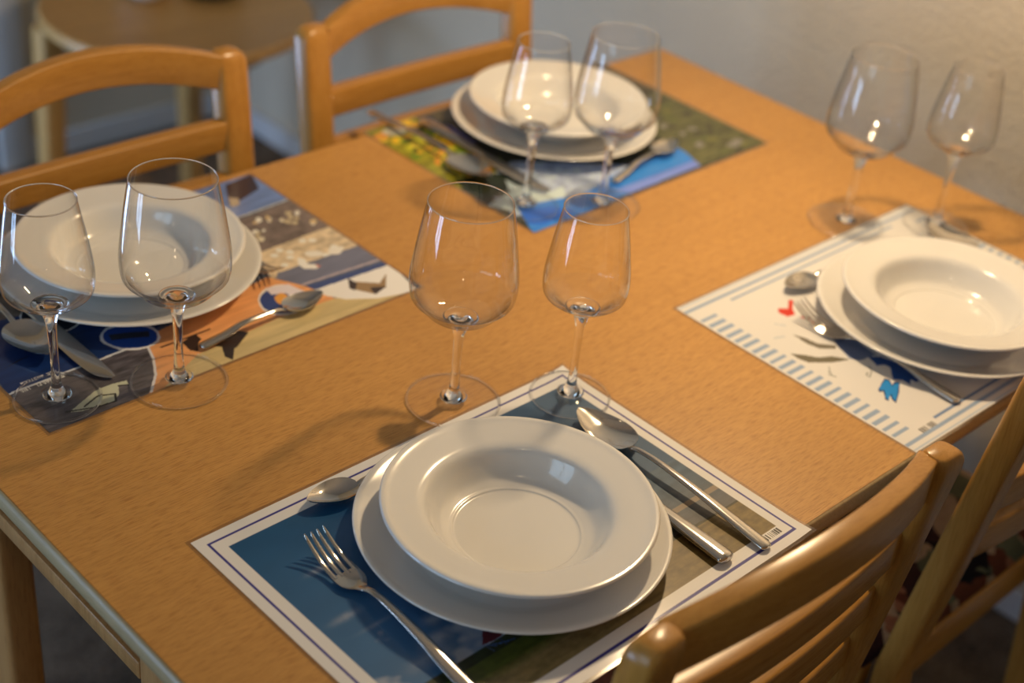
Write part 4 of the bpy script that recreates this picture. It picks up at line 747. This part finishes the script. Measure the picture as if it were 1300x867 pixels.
# ------------------------------------------------------------------ china
def shell(outer, inner):
    """closed plate body from an underside profile (centre to rim) and an upper profile (rim to centre)"""
    bm = bmesh.new(); lathe(bm, outer + inner, 96); bmesh.ops.remove_doubles(bm, verts=bm.verts, dist=1e-6); return bm
def prof(pts, n=5): return [(max(0.0, p[0]), p[1]) for p in spline(pts, n)]
def dinner_bm():
    r = 0.1289
    up = prof([(r, .0217), (r - .004, .0212), (.115, .0175), (.100, .0118), (.090, .0074), (.082, .0054), (.06, .0048), (.03, .0047), (0, .0047)])
    un = prof([(0, .0018), (.05, .0018), (.072, .0020), (.074, .0004), (.078, .0004), (.081, .0022), (.092, .0052), (.105, .0108), (.118, .0163), (r, .0200), (r + .0008, .0210), (r, .0217)])
    return shell(un, up)
def soup_bm():
    r = 0.1117; z = .0005
    up = prof([(r, .0400), (r - .003, .0400), (.103, .0385), (.090, .0362), (.0805, .0342), (.0755, .0305), (.070, .0205), (.0635, .0120), (.0565, .0086), (.0530, .0078), (.0512, .0068), (.046, .0066), (.02, .0066), (0, .0065)])
    un = prof([(0, .0030), (.03, .0030), (.044, .0032), (.046, z), (.051, z), (.053, .0034), (.060, .0066), (.069, .0135), (.0755, .0235), (.0795, .0300), (.088, .0328), (.100, .0352), (r, .0376), (r + .0009, .0388), (r, .0400)])
    return shell(un, up)
def plates(k, x, y, sx, sy, l1, l2):
    z = TZ + .0007
    if k == 0:
        d = obj('dinner_plate', dinner_bm(), M_china, angle=180); s = obj('soup_plate', soup_bm(), M_china, angle=180)
        plates.p = (d, s)
    else:
        d, s = plates.p[0].copy(), plates.p[1].copy(); COL.objects.link(d); COL.objects.link(s)
    d.location = (x, y, z); s.location = (sx, sy, z + .0046)
    d.rotation_euler.z = k * .7; s.rotation_euler.z = k * 1.3
    setp(d, label=l1, category='plate', group='white dinner plates under the soup plates')
    setp(s, label=l2, category='plate', group='white soup plates stacked on the dinner plates')
plates(0, .2965, .1425, .2975, .1385, 'white flat dinner plate lying on the blue sky and meadow place mat', 'white deep soup plate between the fork and the big spoon in the foreground')
plates(1, .8960, .1225, .8975, .1175, 'white flat dinner plate lying on the white place mat with blue striped border', 'white deep soup plate above the white mat with striped border at right')
plates(2, .2652, .6710, .2654, .6694, 'white flat dinner plate lying on the seabird photo mat at left', 'white deep soup plate above the seabird photo mat behind two wine glasses')
plates(3, .8800, .6865, .8840, .6865, 'white flat dinner plate lying on the yellow flower mat at the far end', 'white deep soup plate above the yellow flower mat by the wall')

# ------------------------------------------------------------------ wine glasses
def glass_thing(big):
    H, rr, rb = (0.2065, .0369, .0430) if big else (0.1983, .0283, .0373)
    zb, zw, rw = (0.0850, .128, .0482) if big else (0.0915, .124, .0390)
    root = thing('wine_glass', 'x', 'glass')
    st = .0042 if big else .0039
    # foot: thin disc, slightly domed
    bm = bmesh.new()
    lathe(bm, prof([(rb - .0004, .0014), (rb * .7, .0020), (rb * .45, .0028), (.0120, .0046)], 4), 72)
    ft = obj('foot', bm, M_disc, root, angle=180)
    bm = bmesh.new(); t = .0011
    lathe(bm, [(rb + t * math.cos(a), t + t * math.sin(a)) for a in [R_(x) for x in range(0, 361, 45)]], 96); bmesh.ops.remove_doubles(bm, verts=bm.verts, dist=1e-7)
    obj('foot_edge', bm, M_solid, ft, angle=180)
    # stem with flared ends, solid
    bm = bmesh.new()
    p = prof([(0, .0044), (.0125, .0047), (.0085, .0068), (.0058, .0115), (st + .0004, .019), (st - .0003, .038), (st, zb - .030), (st + .0007, zb - .014), (st + .0030, zb - .004), (.0100, zb + .0030), (.0150, zb + .0050), (.0160, zb + .0062), (.0150, zb + .0076), (.0080, zb + .0070), (0, zb + .0066)], 4)
    lathe(bm, p, 32); bmesh.ops.remove_doubles(bm, verts=bm.verts, dist=1e-6)
    obj('stem', bm, M_solid, root, angle=180)
    # bowl: one thin wall plus a rounded lip
    bm = bmesh.new()
    dz = zw - zb
    p = prof([(.0150, zb + .0052), (rw * .60, zb + .0105), (rw * .84, zb + .0225 if big else zb + .0165), (rw * .965, zw - dz * .32), (rw, zw), (rw * .985, zw + .014), (rw * .56 + rr * .44, zw + (H - zw) * .56), (rr + (rw - rr) * .22, H - .012), (rr, H)], 8)
    lathe(bm, p, 96)
    obj('bowl', bm, M_bowl, root, angle=180)
    bm = bmesh.new(); t = .00065
    lathe(bm, [(rr + t * math.cos(a), H + t * math.sin(a)) for a in [R_(x) for x in range(0, 361, 45)]], 96); bmesh.ops.remove_doubles(bm, verts=bm.verts, dist=1e-7)
    obj('rim', bm, M_solid, root, angle=180)
    # thicker glass in the bottom of the bowl
    bm = bmesh.new()
    lathe(bm, prof([(.0150, zb + .0078), (rw * .50, zb + .0112), (rw * .72, zb + .0190), (rw * .89, zb + .0290 if big else zb + .0225)], 5), 64)
    obj('inner_bottom', bm, M_bowl, root, angle=180)
    return root
gl_spots = [
    (1, .3862, .3162, 'large wide-bowled wine glass in the middle of the table, left of the front pair'),
    (0, .4817, .2585, 'slender wine glass mid-table, on the corner of the blue sky mat'),
    (0, .1020, .5232, 'slender wine glass at the left, on the seabird mat beside the knife tip'),
    (1, .2023, .4851, 'large wide-bowled wine glass in front of the plates on the seabird mat'),
    (0, .7080, .5560, 'slender wine glass in front of the far plates on the yellow flower mat'),
    (1, .7860, .5090, 'large wide-bowled wine glass in front of the far plates on the yellow flower mat'),
    (1, 1.0010, .3170, 'large wide-bowled wine glass at the right, nearer the corner of the striped mat'),
    (0, 1.0900, .2500, 'slender wine glass at the right, closest to the plaster wall')]
first = {}
for big, x, y, lab in gl_spots:
    loc = (x, y, TZ + .0008)
    grp = 'large wine glasses' if big else 'slender wine glasses'
    if big not in first:
        first[big] = glass_thing(big); first[big].location = loc; setp(first[big], label=lab, group=grp)
    else: dup(first[big], loc, x * 5, lab, grp)

# ------------------------------------------------------------------ cutlery (local +y points to the tip, handle end at the origin)
def strip(bm, rows, nt=9):
    """rows: (y, x_off, half_width, z, dish, thickness); top sheet and underside joined into one solid bar"""
    top, bot = [], []
    for y, xo, hw, z, dish, th in rows:
        a, b_ = [], []
        for i in range(nt):
            t = -1 + 2 * i / (nt - 1)
            zz = z + dish * t * t
            r = math.sqrt(max(0.0, 1 - t * t * .96))
            a.append(bm.verts.new((xo + hw * t, y, zz + th * .5 * r))); b_.append(bm.verts.new((xo + hw * t, y, zz - th * .5 * r)))
        top.append(a); bot.append(b_)
    for k in range(len(rows) - 1):
        for i in range(nt - 1):
            bm.faces.new((top[k][i], top[k][i + 1], top[k + 1][i + 1], top[k + 1][i]))
            bm.faces.new((bot[k][i], bot[k + 1][i], bot[k + 1][i + 1], bot[k][i + 1]))
        bm.faces.new((top[k][0], top[k + 1][0], bot[k + 1][0], bot[k][0]))
        bm.faces.new((top[k][-1], bot[k][-1], bot[k + 1][-1], top[k + 1][-1]))
    for e in (0, -1):
        for i in range(nt - 1):
            f = (top[e][i], bot[e][i], bot[e][i + 1], top[e][i + 1]); bm.faces.new(f if e == 0 else f[::-1])
def srows(keys, n=6): return spline(keys, n) if len(keys[0]) <= 3 else spline_n(keys, n)
def spline_n(keys, n=6):
    K = np.array(keys, float); P = np.vstack([2 * K[0] - K[1], K, 2 * K[-1] - K[-2]]); out = []
    for i in range(1, len(P) - 2):
        a, b_, c, d = P[i - 1:i + 3]
        for k in range(n):
            t = k / n; out.append(0.5 * ((2 * b_) + (c - a) * t + (2 * a - 5 * b_ + 4 * c - d) * t * t + (3 * b_ - a - 3 * c + d) * t ** 3))
    out.append(P[-2]); o = np.array(out); o[:, 2] = np.maximum(o[:, 2], .0003); o[:, 5] = np.maximum(o[:, 5], .0006); return [tuple(r) for r in o]
def handle_rows(Lh, s=1.0, lift=.013):
    return [(0.0, 0, .0030 * s, .0030, 0, .0030), (.0015, 0, .0055 * s, .0031, 0, .0040), (.006, 0, .0066 * s, .0034, 0, .0046), (.03, 0, .0062 * s, .0055, 0, .0044), (Lh * .5, 0, .0046 * s, .0100, 0, .0038),
            (Lh * .78, 0, .0034 * s, lift, 0, .0036), (Lh * .93, 0, .0030 * s, lift - .0012, 0, .0034), (Lh, 0, .0034 * s, lift - .0040, 0, .0032)]
def spoon_bm(Lt, bw, bl, s=1.0):
    """returns handle and bowl meshes"""
    Lh = Lt - bl
    h = bmesh.new(); strip(h, spline_n(handle_rows(Lh, s, .012 * s), 6), 9)
    bm = bmesh.new(); n, m_ = 28, 19; T, B = [], []
    for i in range(n + 1):
        f = i / n; y = Lh + bl * f
        g_ = 1 - f
        w_ = bw * .5 * (math.sin(math.pi * min(1, max(0, f)) ** .70) ** .60 if 0 < f < 1 else 0)
        w_ = max(w_, .0034 * s * (1 - f) ** 3 if f < .3 else .0004)
        zc = (.0080 * s) * (1 - f) ** 2.2 + .0012 + .0085 * s * f ** 2.6      # lowest line of the bowl
        edge = .0085 * s * (1 - f) ** 1.0 + .0100 * s * f ** 1.3 + .0012
        a, b_ = [], []
        for j in range(m_):
            t = -1 + 2 * j / (m_ - 1)
            dep = max(edge - zc, 0.0006) * min(1, w_ / (bw * .42)) 
            z = edge - dep * (1 - abs(t) ** 2.4)
            a.append(bm.verts.new((w_ * t, y, z + .0006))); b_.append(bm.verts.new((w_ * t, y, z - .0006)))
        T.append(a); B.append(b_)
    for i in range(n):
        for j in range(m_ - 1):
            bm.faces.new((T[i][j], T[i][j + 1], T[i + 1][j + 1], T[i + 1][j])); bm.faces.new((B[i][j], B[i + 1][j], B[i + 1][j + 1], B[i][j + 1]))
        bm.faces.new((T[i][0], T[i + 1][0], B[i + 1][0], B[i][0])); bm.faces.new((T[i][-1], B[i][-1], B[i + 1][-1], T[i + 1][-1]))
    for e in (0, -1):
        for j in range(m_ - 1):
            f = (T[e][j], B[e][j], B[e][j + 1], T[e][j + 1]); bm.faces.new(f)
    return h, bm
def fork_bm(Lt=.197):
    Lh = .128
    h = bmesh.new(); strip(h, spline_n(handle_rows(Lh, 1.0, .012), 6), 9)
    bm = bmesh.new()
    strip(bm, spline_n([(Lh, 0, .0034, .0080, .0, .0032), (Lh + .006, 0, .0052, .0052, .0003, .0026), (Lh + .012, 0, .0095, .0032, .0010, .0022), (Lh + .018, 0, .0118, .0025, .0015, .0020), (Lh + .026, 0, .0122, .0026, .0015, .0019), (Lh + .029, 0, .0122, .0029, .0014, .0018)], 4), 13)
    y0 = Lh + .026; Lt_ = Lt - y0
    for q in range(4):
        xo = (-1.5 + q) * .0066
        keys = []
        for f, hw in ((0, .0023), (.25, .0021), (.5, .0019), (.75, .0016), (.93, .0012), (1.0, .0005)):
            z = .0026 + .0015 * abs(q - 1.5) * .5 + .0010 * f + .0140 * f ** 2.0
            keys.append((y0 + Lt_ * f, xo * (1 - .10 * f), hw, z, 0, .0019 - .0006 * f))
        strip(bm, spline_n(keys, 4), 5)
    return h, bm
def knife_bm(Lt=.222):
    h = bmesh.new()
    strip(h, spline_n([(0, 0, .0050, .0045, 0, .0060), (.002, 0, .0082, .0046, 0, .0074), (.008, 0, .0092, .0047, 0, .0082), (.04, 0, .0086, .0046, 0, .0080), (.08, 0, .0070, .0044, 0, .0070), (.108, 0, .0062, .0042, 0, .0056), (.114, 0, .0066, .0040, 0, .0034)], 5), 11)
    b_ = bmesh.new()
    strip(b_, spline_n([(.114, 0, .0066, .0040, 0, .0026), (.120, .0004, .0082, .0038, 0, .0018), (.14, .0004, .0092, .0036, 0, .0016), (.18, 0, .0098, .0030, 0, .0014), (.205, -.0012, .0086, .0026, 0, .0012), (Lt - .006, -.0036, .0058, .0023, 0, .0010), (Lt, -.0066, .0018, .0022, 0, .0008)], 5), 7)
    return h, b_
def cutlery(kind, spots, grp, cat, names, bms):
    root = thing(kind, 'x', cat); h, b_ = bms
    obj(names[0], h, M_steel, root, angle=60); obj(names[1], b_, M_steel, root, angle=60)
    for i, (x, y, a, lab) in enumerate(spots):
        loc = (x, y, TZ + .0010)
        if i == 0: root.location = loc; root.rotation_euler.z = a; setp(root, label=lab, group=grp)
        else: dup(root, loc, a, lab, grp)
PI = math.pi
cutlery('fork', [(.158, .033, -.02, 'steel fork left of the plates on the blue sky mat, tines towards the glasses'),
                 (.786, .025, .02, 'steel fork left of the plates on the white striped mat'),
                 (.372, .768, PI, 'steel fork showing only its tines beside the plate on the seabird mat'),
                 (.990, .800, PI, 'steel fork by the plates on the yellow flower mat')], 'four steel forks', 'fork', ('handle', 'tines'), fork_bm())
cutlery('table_knife', [(.4185, .013, -.03, 'steel table knife, handle showing between plate and spoon in the foreground'),
                        (1.022, .010, .0, 'steel table knife half under the plate on the white striped mat'),
                        (.150, .743, PI, 'steel table knife with its blade tip by the slender glass at left'),
                        (.748, .786, PI, 'steel table knife on the yellow flower mat, tip by the slender glass')], 'four steel table knives', 'knife', ('handle', 'blade'), knife_bm())
cutlery('soup_spoon', [(.4590, .003, -.01, 'steel soup spoon right of the plates on the blue sky mat'),
                       (1.063, .022, .0, 'steel soup spoon behind the plates on the white striped mat'),
                       (.124, .800, PI, 'steel soup spoon on the seabird mat at the left picture edge'),
                       (.708, .842, PI, 'steel soup spoon on the yellow flower mat, left of the far plates')], 'four steel soup spoons', 'spoon', ('handle', 'bowl'), spoon_bm(.226, .043, .068))
cutlery('teaspoon', [(.334, .2570, PI / 2 - .10, 'steel teaspoon laid behind the plates on the blue sky mat'),
                     (.955, .2480, PI / 2 - .06, 'steel teaspoon behind the plates on the white striped mat'),
                     (.246, .5170, -PI / 2 + .05, 'steel teaspoon lying in front of the plates on the seabird mat'),
                     (.834, .5370, -PI / 2 + .20, 'steel teaspoon in front of the far plates on the flower mat')], 'four steel teaspoons', 'spoon', ('handle', 'bowl'), spoon_bm(.148, .029, .048, .8))

# ------------------------------------------------------------------ chairs (local +y towards the table, back at y = 0)
HZ = TZ + .113                 # rail joint height
def back_y(z):                 # the stile's rake: leans away from the sitter with height
    if z > .45: return (HZ - z) * .125
    return (HZ - .45) * .125 + (.45 - z) * -.10
def rect_loft(bm, rows, r=.004):
    """rows: (cx, cy, cz, hx, hy, axis) rounded rectangle sections perpendicular to axis ('x' or 'z')"""
    out = []
    for cx, cy, cz, ha, hb, ax in rows:
        loop = []
        rr_ = min(r, ha * .95, hb * .95)
        for sa, sb, a0 in ((1, 1, 0), (-1, 1, 90), (-1, -1, 180), (1, -1, 270)):
            for q in (0, 30, 60, 90):
                an = R_(a0 + q); a = sa * (ha - rr_) + rr_ * math.cos(an); b_ = sb * (hb - rr_) + rr_ * math.sin(an)
                loop.append((cx + a, cy + b_, cz) if ax == 'z' else (cx, cy + a, cz + b_))
        out.append(loop)
    sweep_rect(bm, out)
def rail_bm(ztop, h, bow, arch, x=.156, th=.0095, arch_h=0.0):
    bm = bmesh.new(); rows = []; n = 24
    for i in range(n + 1):
        t = -1 + 2 * i / n; k = 1 - t * t
        zz = ztop - h / 2 + arch * k
        rows.append((x * t, back_y(ztop - h / 2) + .002 - bow * k, zz, th, h / 2 + arch_h * k, 'x'))
    rect_loft(bm, rows, .0028); return bm
def make_chair():
    root = thing('dining_chair', 'x', 'chair')
    for s in (-1, 1):
        bm = bmesh.new(); rows = []
        ks = (0.0, .3, .5, .65, .78, .88, .95, 1.0)
        zs = [0, .08, .2, .35, .45, .52, .60, .70, .78] + [HZ - .016 + .018 * k for k in ks]
        for i_, z in enumerate(zs):
            hx = .0195; hy = .0145
            if z < .45: hy = .0155 + .003 * z / .45; hx = .0165 + .003 * z / .45
            sh = 0.0
            if i_ > 8:
                k = ks[i_ - 9]; q = 1 - math.sqrt(max(0.0, 1 - k * k))
                sh = .0055 * q; hx -= .0085 * q; hy -= .0065 * q
            rows.append((s * (.1715 - sh), back_y(z), z, hx, hy, 'z'))
        rect_loft(bm, rows, .007); obj('back_leg', bm, M_chairv, root)
    obj('top_rail', rail_bm(HZ, .043, .028, .024), M_chair, root)
    for zt, b_ in ((HZ - .078, .010), (HZ - .144, .010), (HZ - .210, .010)):
        obj('slat', rail_bm(zt, .037, b_, -.004), M_chair, root)
    # seat frame, cushion, front legs, stretchers
    yb = back_y(.45) + .012; yf = yb + .375
    bm = bmesh.new(); rows = []
    add_box(bm, -.152, .152, yb - .004, yb + .018, .385, .435, .003); add_box(bm, -.168, .168, yf - .022, yf, .385, .435, .003)
    for s in (-1, 1): add_box(bm, *sorted((s * .190, s * .168)), yb + .012, yf - .024, .385, .435, .003)
    obj('seat_frame', bm, M_chair, root)
    bm = bmesh.new(); n = 12; G = []
    for i in range(n + 1):
        row = []
        for j in range(n + 1):
            a, b_ = -1 + 2 * i / n, -1 + 2 * j / n
            sx = math.copysign(abs(a) ** .8, a); sy = math.copysign(abs(b_) ** .8, b_)
            cr_ = max(abs(a), abs(b_)); 
            x = sx * (.196 + .006 * (b_ + 1) / 2) * (1 - .04 * b_ * b_ * abs(a)); y = (yb + yf) / 2 + .006 + sy * .200 * (1 - .05 * a * a)
            z = .438 + .036 * (1 - cr_ ** 5) ** .5 * (1 - .15 * (a * a + b_ * b_) / 2)
            row.append((x, y, z))
        G.append([bm.verts.new(p_) for p_ in row])
    for i in range(n):
        for j in range(n): bm.faces.new((G[i][j], G[i + 1][j], G[i + 1][j + 1], G[i][j + 1]))
    rim = [G[i][0] for i in range(n + 1)] + [G[n][j] for j in range(1, n + 1)] + [G[i][n] for i in range(n - 1, -1, -1)] + [G[0][j] for j in range(n - 1, 0, -1)]
    bm.faces.new(rim[::-1])
    # the cushion stays clear of the stiles at its back corners
    for v in bm.verts:
        if v.co.y < yb + .012 and abs(v.co.x) > .146: v.co.y = yb + .012
        if v.co.y < yb - .0: v.co.y = yb - .0
    obj('seat_cushion', bm, M_fab, root, angle=180, label='padded seat in dark multicoloured patchwork fabric')
    for s in (-1, 1):
        bm = bmesh.new(); rect_loft(bm, [(s * .172, yf - .02, 0, .014, .014, 'z'), (s * .172, yf - .02, .2, .016, .016, 'z'), (s * .172, yf - .02, .437, .018, .018, 'z')], .006)
        obj('front_leg', bm, M_chairv, root)
    return root
ch = make_chair()
ch.location = (.380, -.077, 0); ch['label'] = 'curved ladder-back beech chair nearest the camera, pushed in at the blue sky mat'
G_ = 'four beech ladder-back dining chairs'; ch['group'] = G_
dup(ch, (.906, -.068, 0), 0.0, 'curved ladder-back beech chair at the right picture edge, pushed in at the striped mat', G_)
dup(ch, (.349, .876, 0), PI, 'curved ladder-back beech chair with arched top rail behind the seabird mat', G_)
dup(ch, (.818, .884, 0), PI, 'curved ladder-back beech chair with arched top rail behind the yellow flower mat', G_)

# ------------------------------------------------------------------ small round side table in the corner
SX, SY, SZ = 1.064, 1.845, TZ - .265
st = thing('side_table', 'small round wooden side table in the corner behind the chairs', 'table', (SX, SY, 0))
bm = bmesh.new(); r = .256
lathe(bm, [(0, SZ - .022), (r - .006, SZ - .022), (r - .001, SZ - .018), (r, SZ - .011), (r - .001, SZ - .004), (r - .005, SZ), (r - .020, SZ), (r - .024, SZ - .002), (0, SZ - .002)], 72)
obj('tabletop', bm, M_side, st)
bm = bmesh.new(); lathe(bm, [(.17, SZ - .07), (.18, SZ - .07), (.18, SZ - .022), (.17, SZ - .022), (.17, SZ - .07)], 48); obj('apron', bm, M_side, st)
for x, y in ((.822, 1.93), (1.098, 1.702), (1.18, 1.99)):
    bm = bmesh.new(); dx, dy = x - SX, y - SY
    rect_loft(bm, [(dx, dy, 0, .020, .020, 'z'), (dx * .93, dy * .93, SZ - .0225, .024, .024, 'z')], .010); obj('leg', bm, M_side, st)
bm = bmesh.new(); lathe(bm, [(0, .003), (.02, 0), (.03, .002), (.050, .018), (.056, .030), (.053, .030), (.047, .020), (.028, .006), (0, .005)], 40)
o = obj('bowl', bm, M_china, loc=(1.044, 1.918, SZ - .002)); setp(o, label='small white bowl on the round side table at the top picture edge', category='bowl')
M_dark = mat('dark_glaze', (0.05, 0.035, 0.015), 0.35)
bm = bmesh.new(); lathe(bm, [(0, .003), (.026, 0), (.036, .002), (.052, .012), (.058, .020), (.055, .020), (.048, .013), (.03, .006), (0, .005)], 40)
o = obj('dish', bm, M_dark, loc=(1.158, 1.866, SZ - .002)); setp(o, label='dark brown dish on the round side table at the top picture edge', category='dish')
